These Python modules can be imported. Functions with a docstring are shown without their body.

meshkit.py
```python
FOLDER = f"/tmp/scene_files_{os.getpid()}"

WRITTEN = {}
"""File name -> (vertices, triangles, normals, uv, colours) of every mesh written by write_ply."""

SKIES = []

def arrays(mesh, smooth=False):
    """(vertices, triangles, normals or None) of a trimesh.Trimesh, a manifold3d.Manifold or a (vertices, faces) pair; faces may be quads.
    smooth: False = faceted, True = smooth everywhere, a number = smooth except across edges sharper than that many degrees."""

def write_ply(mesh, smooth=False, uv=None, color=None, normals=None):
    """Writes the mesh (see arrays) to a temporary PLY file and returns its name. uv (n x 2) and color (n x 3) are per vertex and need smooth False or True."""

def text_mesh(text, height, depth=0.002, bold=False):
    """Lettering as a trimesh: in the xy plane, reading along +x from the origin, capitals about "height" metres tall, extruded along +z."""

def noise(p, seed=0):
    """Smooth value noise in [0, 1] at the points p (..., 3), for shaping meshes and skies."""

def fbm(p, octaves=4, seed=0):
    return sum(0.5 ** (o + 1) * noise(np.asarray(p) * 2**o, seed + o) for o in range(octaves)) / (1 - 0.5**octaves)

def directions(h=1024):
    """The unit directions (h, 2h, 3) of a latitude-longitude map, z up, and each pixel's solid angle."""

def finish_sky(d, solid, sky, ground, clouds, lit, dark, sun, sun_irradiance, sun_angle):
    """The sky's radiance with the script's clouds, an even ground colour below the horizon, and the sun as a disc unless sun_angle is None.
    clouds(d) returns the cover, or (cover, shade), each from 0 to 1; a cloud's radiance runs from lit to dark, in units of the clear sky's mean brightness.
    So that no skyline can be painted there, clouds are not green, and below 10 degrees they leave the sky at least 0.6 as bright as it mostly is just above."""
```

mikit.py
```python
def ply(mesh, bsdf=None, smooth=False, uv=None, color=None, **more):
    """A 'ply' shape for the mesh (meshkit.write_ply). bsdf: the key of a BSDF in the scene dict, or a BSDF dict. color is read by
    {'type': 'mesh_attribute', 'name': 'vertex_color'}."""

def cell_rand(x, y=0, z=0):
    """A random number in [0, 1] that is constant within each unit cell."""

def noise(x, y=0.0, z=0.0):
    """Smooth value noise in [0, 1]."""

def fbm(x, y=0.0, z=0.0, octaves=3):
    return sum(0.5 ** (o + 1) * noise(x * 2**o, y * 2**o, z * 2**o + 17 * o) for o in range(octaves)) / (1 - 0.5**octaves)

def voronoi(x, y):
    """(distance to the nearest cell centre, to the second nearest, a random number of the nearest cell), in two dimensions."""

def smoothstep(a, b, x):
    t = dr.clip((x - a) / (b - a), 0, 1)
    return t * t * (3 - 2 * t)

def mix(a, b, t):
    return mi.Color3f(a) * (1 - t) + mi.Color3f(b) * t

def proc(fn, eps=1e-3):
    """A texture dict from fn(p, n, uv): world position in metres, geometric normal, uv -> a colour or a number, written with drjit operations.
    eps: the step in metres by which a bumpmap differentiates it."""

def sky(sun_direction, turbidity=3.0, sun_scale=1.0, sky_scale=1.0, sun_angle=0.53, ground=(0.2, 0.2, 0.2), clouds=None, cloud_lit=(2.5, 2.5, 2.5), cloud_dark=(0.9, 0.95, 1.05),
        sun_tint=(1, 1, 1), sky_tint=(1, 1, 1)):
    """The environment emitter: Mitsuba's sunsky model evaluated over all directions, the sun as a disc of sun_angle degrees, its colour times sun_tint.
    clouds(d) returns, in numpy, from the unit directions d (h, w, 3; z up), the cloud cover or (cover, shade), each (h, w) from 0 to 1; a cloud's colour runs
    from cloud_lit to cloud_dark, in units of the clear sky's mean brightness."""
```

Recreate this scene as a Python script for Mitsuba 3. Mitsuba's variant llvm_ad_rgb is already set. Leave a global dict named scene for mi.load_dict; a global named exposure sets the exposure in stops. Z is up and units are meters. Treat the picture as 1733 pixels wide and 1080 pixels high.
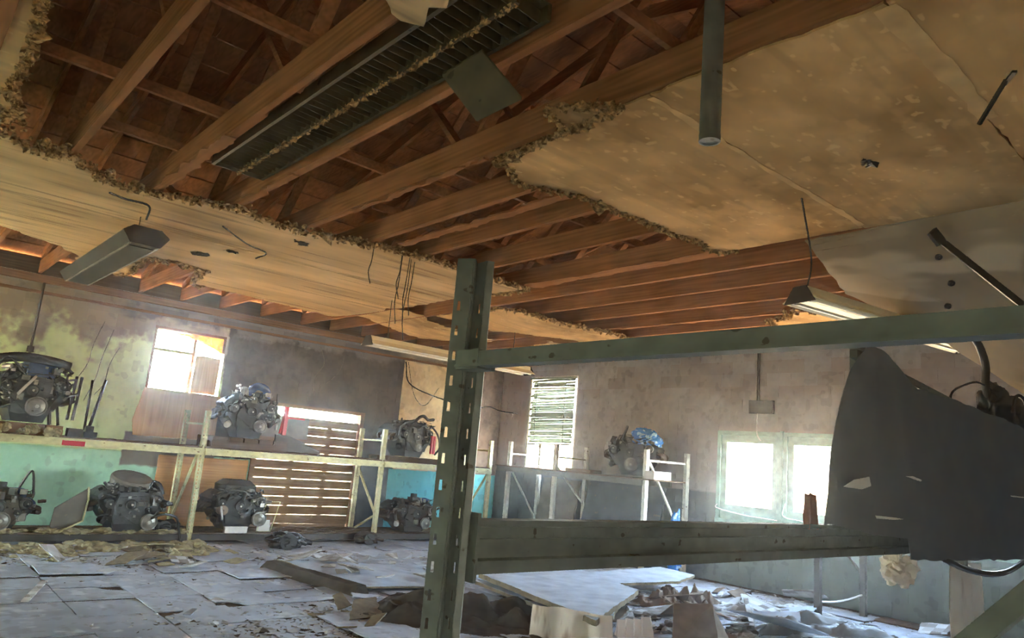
import math, random
import numpy as np, trimesh, drjit as dr, mitsuba as mi, mikit, meshkit
from shapely.geometry import Polygon, Point, MultiPoint
from shapely.ops import unary_union
from mikit import proc, noise, fbm, smoothstep, mix, cell_rand

T = mi.ScalarTransform4f
scene, labels = {}, {}
rng = np.random.default_rng(7)

# ---------------------------------------------------------------- camera, sky, exposure
YAW, PITCH, ROLL, FOCAL = math.radians(49.1707), math.radians(10.8483), math.radians(4.9744), 1231.3
FW = np.array([math.cos(YAW) * math.cos(PITCH), math.sin(YAW) * math.cos(PITCH), math.sin(PITCH)])
R0 = np.array([math.sin(YAW), -math.cos(YAW), 0.0])
U0 = np.cross(R0, FW)
UP = -R0 * math.sin(ROLL) + U0 * math.cos(ROLL)
EYE = np.array([0.0, 0.0, 1.6])
scene['camera'] = {'type': 'perspective', 'fov': math.degrees(2 * math.atan(866.5 / FOCAL)), 'fov_axis': 'x', 'near_clip': 0.05, 'far_clip': 200.0,
                   'to_world': T().look_at(origin=EYE.tolist(), target=(EYE + FW).tolist(), up=UP.tolist())}
exposure = 7.8
SUN = (-0.10, -0.72, 0.68)
scene['sky'] = mikit.sky(SUN, turbidity=3.5, sun_scale=1.0, sky_scale=2.6, sun_angle=1.0, ground=(0.42, 0.31, 0.18), sky_tint=(1.06, 1.0, 0.88))

# ---------------------------------------------------------------- materials
def lin(r, g, b):
    return [((c / 255 + 0.055) / 1.055) ** 2.4 if c > 10 else c / 255 / 12.92 for c in (r, g, b)]

def mat(key, bsdf, two=True):
    scene['mat_' + key] = {'type': 'twosided', 'b': bsdf} if two else bsdf
    return key

def dif(fn): return {'type': 'diffuse', 'reflectance': proc(fn)}
def flat(c): return {'type': 'rgb', 'value': list(c)}
def prin(c, rough=0.6, metal=0.0, spec=0.5):
    return {'type': 'principled', 'base_color': c if isinstance(c, dict) else flat(c), 'roughness': rough, 'metallic': metal, 'specular': spec}

def wood_fn(ax, base, dark, scale=1.0):
    def fn(p, n, uv):
        q = [p.x, p.y, p.z]
        a = q[ax] * 1.6 * scale
        b, c = [q[i] for i in range(3) if i != ax]
        wob = fbm(a * 0.8, b * 9, c * 9)
        g = noise(a, b * 55 * scale + wob * 6, c * 55 * scale + wob * 3)
        blot = fbm(q[0] * 2.3, q[1] * 2.3, q[2] * 2.3)
        return mix(dark, base, dr.clip(0.25 + 0.55 * g + 0.9 * (blot - 0.5), 0, 1))
    return fn

mat('framing_wood', dif(wood_fn(1, lin(170, 118, 82), lin(110, 74, 51))))
mat('plank_wood', dif(wood_fn(0, lin(150, 118, 92), lin(96, 70, 52))))
mat('plywood', dif(wood_fn(2, lin(232, 202, 160), lin(204, 170, 128))))
mat('plywood_orange', dif(wood_fn(0, lin(214, 166, 114), lin(176, 128, 84))))
mat('dark_plank', dif(wood_fn(0, lin(112, 92, 74), lin(66, 54, 44))))

def sheet_fn(p, n, uv):
    s = fbm(p.x * 1.4, p.y * 2.0, 3.0, 4)
    s2 = fbm(p.x * 6, p.y * 9, 8.0, 3)
    streak = fbm(p.x * 0.7 + 5, p.y * 11, 2.0, 3)
    c = mix(lin(208, 168, 116), lin(162, 127, 85), dr.clip((s - 0.34) * 3.0, 0, 1))
    c = mix(c, lin(214, 176, 124), smoothstep(0.56, 0.75, s2) * 0.3)
    c = mix(c, lin(128, 96, 62), smoothstep(0.55, 0.8, streak) * 0.2)
    return mix(c, lin(226, 196, 146), smoothstep(0.74, 0.84, fbm(p.x * 14, p.y * 22, 31.0, 2)) * 0.4)
mat('ceiling_sheet', dif(sheet_fn))
def sheet_l_fn(p, n, uv):
    s = fbm(p.x * 0.8, p.y * 3.2, 13.0, 4)
    streak = fbm(p.x * 0.9 + 5, p.y * 14, 2.0, 3)
    c = mix(lin(214, 178, 132), lin(180, 146, 104), dr.clip((s - 0.3) * 2.0, 0, 1))
    return mix(c, lin(140, 106, 72), smoothstep(0.56, 0.8, streak) * 0.6)
mat('ceiling_sheet_striped', dif(sheet_l_fn))
def sheet_shaded_fn(p, n, uv):  # pale marks are its own; the greyer base has the sheet's shade painted in
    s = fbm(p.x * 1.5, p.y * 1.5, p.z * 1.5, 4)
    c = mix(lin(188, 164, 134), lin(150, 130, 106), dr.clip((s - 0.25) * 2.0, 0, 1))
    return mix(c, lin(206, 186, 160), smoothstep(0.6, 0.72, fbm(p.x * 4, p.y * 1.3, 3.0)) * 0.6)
mat('loose_sheet', dif(sheet_shaded_fn))
def seam_fn(p, n, uv):
    return mix(lin(214, 180, 130), lin(176, 142, 98), fbm(p.x * 8, p.y * 8, 1.0))
mat('seam_tape', dif(seam_fn))
def fluff_fn(p, n, uv):
    return mix(lin(212, 176, 124), lin(96, 70, 46), dr.clip(fbm(p.x * 40, p.y * 40, p.z * 40) * 2.2 - .5, 0, 1))
mat('insulation', dif(fluff_fn))

def blocks_tone(a, z):
    row = dr.floor(z / 0.2032)
    off = dr.select(row - 2 * dr.floor(row / 2) > 0.5, 0.2032, 0.0)
    return cell_rand(dr.floor((a + off) / 0.4064), row)
def wall_left_fn(p, n, uv):
    x, z = p.x, p.z
    e = (fbm(x * 3, z * 3, 1.0, 4) - 0.5)
    f = (fbm(x * 14, z * 14, 5.0, 3) - 0.5)
    tone = blocks_tone(x, z)
    bare = mix(lin(168, 158, 138), lin(138, 130, 114), dr.clip(tone * 0.6 + e, 0, 1))
    pale = mix(lin(220, 236, 188), lin(204, 222, 172), dr.clip(0.5 + 1.6 * e + f, 0, 1))
    c = mix(pale, bare, smoothstep(2.55, 3.0, z + 1.0 * e + 0.35 * f))
    grey = mix(lin(74, 72, 74), lin(92, 86, 82), dr.clip(0.5 + e * 2 + f, 0, 1))
    c = mix(c, grey, smoothstep(4.33, 4.37, x + 0.05 * f) * (1 - smoothstep(7.83, 7.86, x)) * (1 - smoothstep(3.28, 3.36, z + 0.15 * e + 0.1 * f)))
    cream = mix(lin(222, 200, 160), lin(196, 172, 134), dr.clip(0.5 + 2 * e + f, 0, 1))
    c = mix(c, cream, smoothstep(7.83, 7.86, x) * (1 - smoothstep(3.25, 3.4, z + 0.3 * e)))
    brown = mix(lin(150, 128, 112), lin(122, 104, 92), dr.clip(0.5 + 2 * e + f, 0, 1))
    c = mix(c, brown, smoothstep(9.0, 9.25, x + 0.4 * e))
    soot = mix(lin(128, 126, 126), lin(108, 106, 108), tone)
    c = mix(c, soot, smoothstep(2.7, 3.0, x + 0.6 * e) * (1 - smoothstep(7.6, 7.9, x)) * smoothstep(3.2, 3.3, z + 0.3 * e + 0.1 * f))
    aqua = mix(lin(186, 224, 200), lin(164, 208, 184), dr.clip(0.5 + 2 * e + f, 0, 1))
    aqua = mix(aqua, lin(120, 196, 200), smoothstep(7.2, 7.6, x))
    dado = 1 - smoothstep(1.20, 1.23, z + 0.03 * f)
    c = mix(c, aqua, dado)
    patch = smoothstep(3.02, 3.05, x + 0.03 * f) * (1 - smoothstep(4.4, 4.43, x)) * smoothstep(0.98, 1.02, z + 0.22 * dr.maximum(x - 3.25, 0) * 0 + 0.12 * e) * (1 - smoothstep(1.5, 1.53, z))
    c = mix(c, lin(132, 126, 116), patch)
    spots = smoothstep(0.68, 0.74, fbm(x * 9, z * 9, 9.0, 2))
    return mix(c, c * 0.75, spots * 0.6)
mat('wall_left_paint', dif(wall_left_fn))
def wall_right_fn(p, n, uv):
    y, z = p.y, p.z
    e = (fbm(y * 2.5, z * 2.5, 21.0, 4) - 0.5)
    f = (fbm(y * 13, z * 13, 25.0, 3) - 0.5)
    tone = blocks_tone(y, z)
    c = mix(lin(164, 160, 155), lin(146, 142, 137), dr.clip(0.5 + 2 * e + f, 0, 1))
    c = mix(c, mix(lin(168, 150, 130), lin(126, 112, 100), tone), smoothstep(2.75, 3.0, z + 0.5 * e) * smoothstep(0.35, 0.6, tone) * 0.45)
    c = mix(c, lin(160, 140, 126), smoothstep(11.25, 11.4, y))
    dado_shade = mix(lin(96, 102, 104), lin(80, 86, 90), dr.clip(0.5 + 2 * e + f, 0, 1))  # shade below the rack shelf painted into the far dado colour
    dado_shade = mix(dado_shade, lin(116, 126, 118), (1 - smoothstep(6.8, 7.0, y)))
    c = mix(c, dado_shade, 1 - smoothstep(1.33, 1.37, z + 0.03 * f))
    spots = smoothstep(0.68, 0.74, fbm(y * 9, z * 9, 19.0, 2))
    return mix(c, c * 0.75, spots * 0.6)
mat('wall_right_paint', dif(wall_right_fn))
def floor_fn(p, n, uv):
    s = fbm(p.x * 1.3, p.y * 1.3, 4.0, 4)
    f = fbm(p.x * 12, p.y * 12, 6.0, 3)
    c = mix(lin(186, 190, 198), lin(150, 152, 158), dr.clip((s - 0.3) * 2.2, 0, 1))
    c = mix(c, lin(124, 118, 112), smoothstep(0.58, 0.74, f) * 0.3)
    return mix(c, lin(222, 222, 222), smoothstep(0.62, 0.78, fbm(p.x * 7 + 3, p.y * 7, 2.0)) * 0.4)
mat('floor_tile', dif(floor_fn))
mat('floor_slab', dif(lambda p, n, uv: mix(lin(110, 100, 90), lin(70, 62, 54), fbm(p.x * 5, p.y * 5, 1.0, 4))))

def paint_worn(c, c2, rust, k=18.0):
    def fn(p, n, uv):
        s = fbm(p.x * k, p.y * k, p.z * k, 3)
        q = mix(c, c2, dr.clip((s - 0.3) * 2, 0, 1))
        return mix(q, rust, smoothstep(0.73, 0.78, fbm(p.x * k * 1.7, p.y * k * 1.7, p.z * k * 1.7 + 4, 3)))
    return fn
mat('rack_green', prin(proc(paint_worn(lin(104, 108, 101), lin(88, 91, 86), lin(74, 66, 57))), 0.5))
mat('rack_cream', prin(proc(paint_worn(lin(212, 208, 160), lin(188, 184, 140), lin(120, 96, 66))), 0.5))
mat('rack_white', prin(proc(paint_worn(lin(216, 216, 206), lin(190, 190, 182), lin(110, 100, 90))), 0.5))
mat('iron_dark', prin(proc(paint_worn(lin(36, 37, 40), lin(22, 22, 24), lin(64, 54, 44), 14)), 0.45, 0.2))
mat('iron_rust', prin(proc(paint_worn(lin(66, 52, 42), lin(40, 33, 29), lin(88, 60, 42), 14)), 0.6, 0.1))
mat('engine_blue', prin(proc(paint_worn(lin(40, 62, 110), lin(24, 40, 78), lin(40, 40, 46), 14)), 0.45))
mat('engine_grey', prin(proc(paint_worn(lin(72, 72, 72), lin(46, 47, 48), lin(52, 44, 36), 14)), 0.5, 0.2))
mat('aluminium', prin(proc(paint_worn(lin(140, 138, 132), lin(104, 102, 98), lin(76, 68, 56), 14)), 0.4, 0.6))
mat('steel_bright', prin(lin(186, 184, 178), 0.35, 0.7))
mat('black_rubber', prin(lin(30, 30, 32), 0.5))
mat('red_paint', prin(lin(190, 44, 56), 0.5))
mat('blue_bag', prin(proc(lambda p, n, uv: mix(lin(40, 110, 190), lin(150, 190, 220), smoothstep(0.55, 0.7, fbm(p.x * 16, p.y * 16, p.z * 16)))), 0.35))
mat('tarp', prin(proc(lambda p, n, uv: mix(lin(104, 108, 112), lin(118, 119, 120), fbm(p.x * 4, p.y * 4, p.z * 4))), 0.6, 0.0, 0.15))  # grey lift of the hazy glare is put into this black sheet's colour
mat('tarp_bag', prin(lin(30, 30, 34), 0.35))
mat('pale_board', dif(lambda p, n, uv: mix(lin(196, 200, 206), lin(160, 164, 172), fbm(p.x * 7, p.y * 7, 3.0, 4))))
mat('board_edge', dif(lambda p, n, uv: mix(lin(150, 136, 112), lin(104, 92, 76), fbm(p.x * 20, p.y * 20, p.z * 20))))
mat('cardboard', dif(lambda p, n, uv: mix(lin(150, 132, 114), lin(112, 98, 84), fbm(p.x * 9, p.y * 9, p.z * 9))))
mat('white_cloth', dif(lambda p, n, uv: mix(lin(240, 228, 216), lin(176, 150, 132), smoothstep(0.6, 0.85, fbm(p.x * 14, p.y * 14, p.z * 3)))))
mat('glow_red', dif(lambda p, n, uv: mix(lin(150, 106, 92), lin(124, 88, 78), fbm(p.x * 12, p.z * 12, 1.0))))
mat('dark_cloth', dif(lambda p, n, uv: mix(lin(92, 82, 72), lin(50, 44, 38), fbm(p.x * 9, p.y * 9, p.z * 9))))
mat('debris_pale', dif(lambda p, n, uv: mix(lin(206, 206, 204), lin(128, 120, 110), cell_rand(p.x * 9, p.y * 9))))
mat('debris_tan', dif(lambda p, n, uv: mix(lin(196, 184, 146), lin(110, 98, 74), fbm(p.x * 14, p.y * 14, p.z * 14))))
mat('fixture_white', prin(lin(222, 210, 176), 0.45))
mat('fixture_grey', prin(lin(46, 40, 39), 0.7, 0.0, 0.2))
mat('fixture_lens', prin(lin(26, 28, 27), 0.6, 0.0, 0.2))
mat('tube_glass', prin(lin(240, 234, 214), 0.2))
mat('pipe_grey', prin(proc(paint_worn(lin(120, 122, 112), lin(98, 100, 94), lin(84, 78, 66), 9)), 0.4, 0.3))
mat('dark_metal', prin(lin(58, 52, 46), 0.5, 0.3))
mat('ribbed_metal', prin(proc(paint_worn(lin(80, 68, 46), lin(58, 50, 34), lin(44, 36, 26), 9)), 0.6, 0.1))
mat('frame_teal', prin(proc(paint_worn(lin(150, 182, 166), lin(128, 158, 144), lin(140, 160, 148), 12)), 0.5))
mat('frame_white', prin(lin(206, 200, 186), 0.5))
mat('blind_slat', prin(lin(128, 136, 116), 0.5))
mat('slate_panel', prin(proc(paint_worn(lin(72, 80, 90), lin(58, 66, 74), lin(96, 90, 80), 6)), 0.55))
mat('panel_grey', prin(proc(paint_worn(lin(112, 106, 96), lin(94, 90, 82), lin(120, 110, 92), 8)), 0.5))
mat('label_white', prin(lin(216, 214, 208), 0.6))
scene['mat_orange_cloth'] = {'type': 'principledthin', 'base_color': proc(lambda p, n, uv: mix(lin(244, 190, 90), lin(214, 112, 40), fbm(p.x * 14, p.z * 14, 2.0))), 'roughness': 0.8, 'diff_trans': 1.0}
scene['mat_glass'] = {'type': 'thindielectric', 'int_ior': 1.5}

# ---------------------------------------------------------------- helpers
count = {}
def numbered(key):
    k = count.get(key, 0); count[key] = k + 1
    return key if k == 0 else f'{key}_{k:03d}'
def thing(name, label, cat, group=None):
    key = numbered(name)
    labels[key] = {'label': label, 'category': cat}
    if group: labels[key]['group'] = group
    return key
def struct(name):
    key = numbered(name); labels[key] = {'kind': 'structure'}
    return key
def put(key, mesh, bsdf, smooth=False, to_world=None):
    d = mikit.ply(mesh, 'mat_' + bsdf, smooth=smooth) if not isinstance(mesh, dict) else dict(mesh)
    if to_world is not None: d['to_world'] = to_world
    scene[key] = d
    return key
def part(parent, name, mesh, bsdf, smooth=False, to_world=None, label=None, kind=None):
    key = put(numbered(f'{parent}__{name}'), mesh, bsdf, smooth, to_world)
    if label or kind:
        labels[key] = {}
        if label: labels[key]['label'] = label
        if kind: labels[key]['kind'] = kind
    return key
def single(name, mesh, bsdf, label, cat, smooth=False, group=None, kind=None):
    key = thing(name, label, cat, group)
    if kind: labels[key]['kind'] = kind
    return put(key, mesh, bsdf, smooth)

BOXF = np.array([[0, 1, 3, 2], [4, 6, 7, 5], [0, 4, 5, 1], [2, 3, 7, 6], [0, 2, 6, 4], [1, 5, 7, 3]])
BOXT = np.vstack([BOXF[:, [0, 1, 2]], BOXF[:, [0, 2, 3]]])
def box(x0, x1, y0, y1, z0, z1):
    v = np.array([[x, y, z] for x in (x0, x1) for y in (y0, y1) for z in (z0, z1)], float)
    return v, BOXT.copy()
def frame(d, up):
    d = np.asarray(d, float); d = d / np.linalg.norm(d)
    up = np.asarray(up, float)
    if abs(d @ up) > 0.98: up = np.array([0, 1.0, 0]) if abs(d[1]) < 0.9 else np.array([1.0, 0, 0])
    s = np.cross(d, up); s /= np.linalg.norm(s)
    return d, s, np.cross(s, d)
def bar(p, q, w, h, up=(0, 0, 1)):
    p, q = np.asarray(p, float), np.asarray(q, float)
    d, s, u = frame(q - p, up)
    v = np.array([a + s * w / 2 * i + u * h / 2 * j for a in (p, q) for i in (-1, 1) for j in (-1, 1)])
    return v, BOXT.copy()
def merge(ms):
    vs, fs, n = [], [], 0
    for v, f in ms:
        vs.append(v); fs.append(np.asarray(f) + n); n += len(v)
    return np.vstack(vs), np.vstack(fs)
def vf(m): return np.array(m.vertices), np.array(m.faces)
def spline(pts, n=6):
    p = np.asarray(pts, float)
    if len(p) < 3: return np.linspace(p[0], p[-1], n)
    q = np.vstack([2 * p[0] - p[1], p, 2 * p[-1] - p[-2]]); out = []
    for i in range(len(p) - 1):
        a, b, c, d = q[i:i + 4]
        for t in np.linspace(0, 1, n, endpoint=False):
            out.append(0.5 * (2 * b + (c - a) * t + (2 * a - 5 * b + 4 * c - d) * t * t + (3 * b - a - 3 * c + d) * t ** 3))
    return np.array(out + [p[-1]])
def tube(pts, r, sides=8):
    p = np.asarray(pts, float); n = len(p)
    t = np.gradient(p, axis=0); t /= np.linalg.norm(t, axis=1, keepdims=True) + 1e-12
    a = np.cross(t[0], [0.13, 0.31, 0.94]); a /= np.linalg.norm(a)
    ang = np.arange(sides) * 2 * np.pi / sides; v = []
    rr = np.broadcast_to(r, (n,))
    for i in range(n):
        a = a - t[i] * (a @ t[i]); a /= np.linalg.norm(a); b = np.cross(t[i], a)
        v.append(p[i] + rr[i] * (np.cos(ang)[:, None] * a + np.sin(ang)[:, None] * b))
    v = np.vstack(v + [p[:1], p[-1:]])
    i, j = np.meshgrid(np.arange(n - 1), np.arange(sides), indexing='ij'); k = (j + 1) % sides
    q = np.stack([i * sides + j, i * sides + k, (i + 1) * sides + k, (i + 1) * sides + j], -1).reshape(-1, 4)
    j = np.arange(sides); k = (j + 1) % sides
    f = np.vstack([q[:, [0, 1, 2]], q[:, [0, 2, 3]], np.stack([k, j, j * 0 + n * sides], 1), np.stack([j + (n - 1) * sides, k + (n - 1) * sides, j * 0 + n * sides + 1], 1)])
    return v, f
def lathe(prof, c, axis, sides=24):
    """prof: (along, radius) pairs from one end to the other."""
    d, s, u = frame(axis, (0, 0, 1)); ang = np.arange(sides) * 2 * np.pi / sides
    ring = np.cos(ang)[:, None] * s + np.sin(ang)[:, None] * u
    v = np.vstack([np.asarray(c, float) + d * a + ring * r for a, r in prof]); n = len(prof)
    i, j = np.meshgrid(np.arange(n - 1), np.arange(sides), indexing='ij'); k = (j + 1) % sides
    q = np.stack([i * sides + j, (i + 1) * sides + j, (i + 1) * sides + k, i * sides + k], -1).reshape(-1, 4)
    return v, np.vstack([q[:, [0, 1, 2]], q[:, [0, 2, 3]]])
def cyl(p, q, r, sides=12): return tube([p, q], r, sides)
def hull(pts): return vf(trimesh.convex.convex_hull(np.asarray(pts, float)))
def prism(poly, depth, M):
    """shapely polygon extruded; M maps local (x, y, z) to world as rows origin, ex, ey, ez."""
    o, ex, ey, ez = (np.asarray(a, float) for a in M)
    geoms = getattr(poly, 'geoms', [poly]); out = []
    for g in geoms:
        if g.is_empty or g.area < 1e-9: continue
        v, f = vf(trimesh.creation.extrude_polygon(g, depth, engine='earcut'))
        if np.dot(np.cross(ex, ey), ez) < 0: f = f[:, ::-1]
        out.append((o + v[:, :1] * ex + v[:, 1:2] * ey + v[:, 2:] * ez, f))
    return merge(out)
def fine(m, size):
    v, f = trimesh.remesh.subdivide_to_size(m[0], m[1], size)
    t = trimesh.Trimesh(v, f, process=True)
    return vf(t)
def jag(pts, amp=0.05, step=0.06, seed=0, closed=True, keep=()):
    r = np.random.default_rng(seed); p = [np.asarray(a, float) for a in pts]; out = []
    n = len(p) if closed else len(p) - 1
    for i in range(n):
        a, b = p[i], p[(i + 1) % len(p)]; L = np.linalg.norm(b - a); k = max(1, int(L / step))
        nrm = np.array([-(b - a)[1], (b - a)[0]]) / max(L, 1e-9); w = 0.0
        for j in range(k):
            if i in keep: w = 0.004 * r.normal()
            else: w = 0.6 * w + amp * r.normal() * 0.6
            out.append(a + (b - a) * j / k + nrm * w * (1 if 0 < j else 0.3))
    if not closed: out.append(p[-1])
    return np.array(out)
def lump(c, r, seed, sub=2, amp=0.35, freq=3.0, scale=(1, 1, 1)):
    m = trimesh.creation.icosphere(sub); v = np.array(m.vertices)
    k = 1 + amp * 2 * (meshkit.fbm(v * freq + seed * 7.3, 3, seed) - 0.5) * 1.6
    return np.asarray(c) + v * k[:, None] * r * np.array(scale), np.array(m.faces)
def rotz(m, a, c=(0, 0, 0)):
    c = np.asarray(c, float); co, si = math.cos(a), math.sin(a)
    return (m[0] - c) @ np.array([[co, si, 0], [-si, co, 0], [0, 0, 1]]) + c, m[1]
def shards(centers, size, seed, flat_=0.3):
    r = np.random.default_rng(seed); n = len(centers); centers = np.asarray(centers, float)
    tet = np.array([[1, 1, 1], [1, -1, -1], [-1, 1, -1], [-1, -1, 1.0]])
    s = size * np.exp(r.normal(size=(n, 1, 1)) * 0.5) * r.uniform(0.3, 1.3, (n, 1, 3))
    v = tet[None] * s
    ax = r.normal(size=(n, 3)); ax /= np.linalg.norm(ax, axis=1, keepdims=True)
    an = r.uniform(0, 6.28, n); K = np.zeros((n, 3, 3))
    K[:, 0, 1], K[:, 0, 2], K[:, 1, 2] = -ax[:, 2], ax[:, 1], -ax[:, 0]
    K = K - K.transpose(0, 2, 1)
    Rm = np.eye(3) + np.sin(an)[:, None, None] * K + (1 - np.cos(an))[:, None, None] * (K @ K)
    v = np.einsum('nij,nkj->nki', Rm, v) * np.array([1, 1, flat_]) + centers[:, None]
    f = np.array([[0, 1, 2], [0, 3, 1], [0, 2, 3], [1, 3, 2]])
    return v.reshape(-1, 3), (f[None] + np.arange(n)[:, None, None] * 4).reshape(-1, 3)

exec_order = []
YW, XW, ZC = 12.2, 10.45, 3.62          # inner faces of the two far walls, underside of the joists
X0, Y0 = -2.6, -4.2

# ---------------------------------------------------------------- floor
part(struct('floor'), 'slab', box(X0 - 0.3, XW + 0.3, Y0 - 0.3, YW + 0.3, -0.2, -0.012), 'floor_slab')
def tile_mesh(s, seed):
    r = np.random.default_rng(seed); w = 0.598 / 2
    p = jag([(-w, -w), (w, -w), (w, w), (-w, w)], 0.006, 0.12, seed)
    if s:
        k = r.integers(0, 4); cx, cy = [(-w, -w), (w, -w), (w, w), (-w, w)][k]
        a = Polygon(p).difference(Point(cx, cy).buffer(0.22, 3)); p = np.array(a.exterior.coords)[:-1] if a.geom_type == 'Polygon' else p
    return prism(Polygon(p), 0.012, ((0, 0, -0.012), (1, 0, 0), (0, 1, 0), (0, 0, 1)))
tiles = [mikit.ply(tile_mesh(k > 5, k), 'mat_floor_tile') for k in range(9)]
r_ = np.random.default_rng(3)
spots = []
for i in range(-5, 22):
    for j in range(-6, 21):
        cx, cy = i * 0.61 + 0.15, j * 0.61 + 0.1
        if X0 < cx < XW and Y0 < cy < YW: spots.append((100.0 * float(cx * FW[0] + cy * FW[1] < 4.5) + math.hypot(cx - 4, cy - 7.5), cx, cy))
spots.sort()
rest = []
for n_, (_, cx, cy) in enumerate(spots):
    tl = np.radians(r_.normal(0, 0.8, 2)); dz = abs(r_.normal(0, 0.013))
    M = T().translate([cx, cy, dz]).rotate([0, 0, 1], float(r_.integers(0, 4) * 90 + r_.normal(0, 0.7))).rotate([1, 0, 0], float(np.degrees(tl[0]))).rotate([0, 1, 0], float(np.degrees(tl[1])))
    if n_ < 300: part('floor', 'tile', tiles[int(r_.choice([0, 1, 2, 3, 4, 5, 6, 7, 8], p=[.13] * 6 + [.08, .07, .07]))], None, to_world=M)
    else: rest.append(box(cx - .303, cx + .303, cy - .303, cy + .303, -.012, 0.0))
part('floor', 'tile_field', merge(rest), 'floor_tile', kind='stuff')

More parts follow.
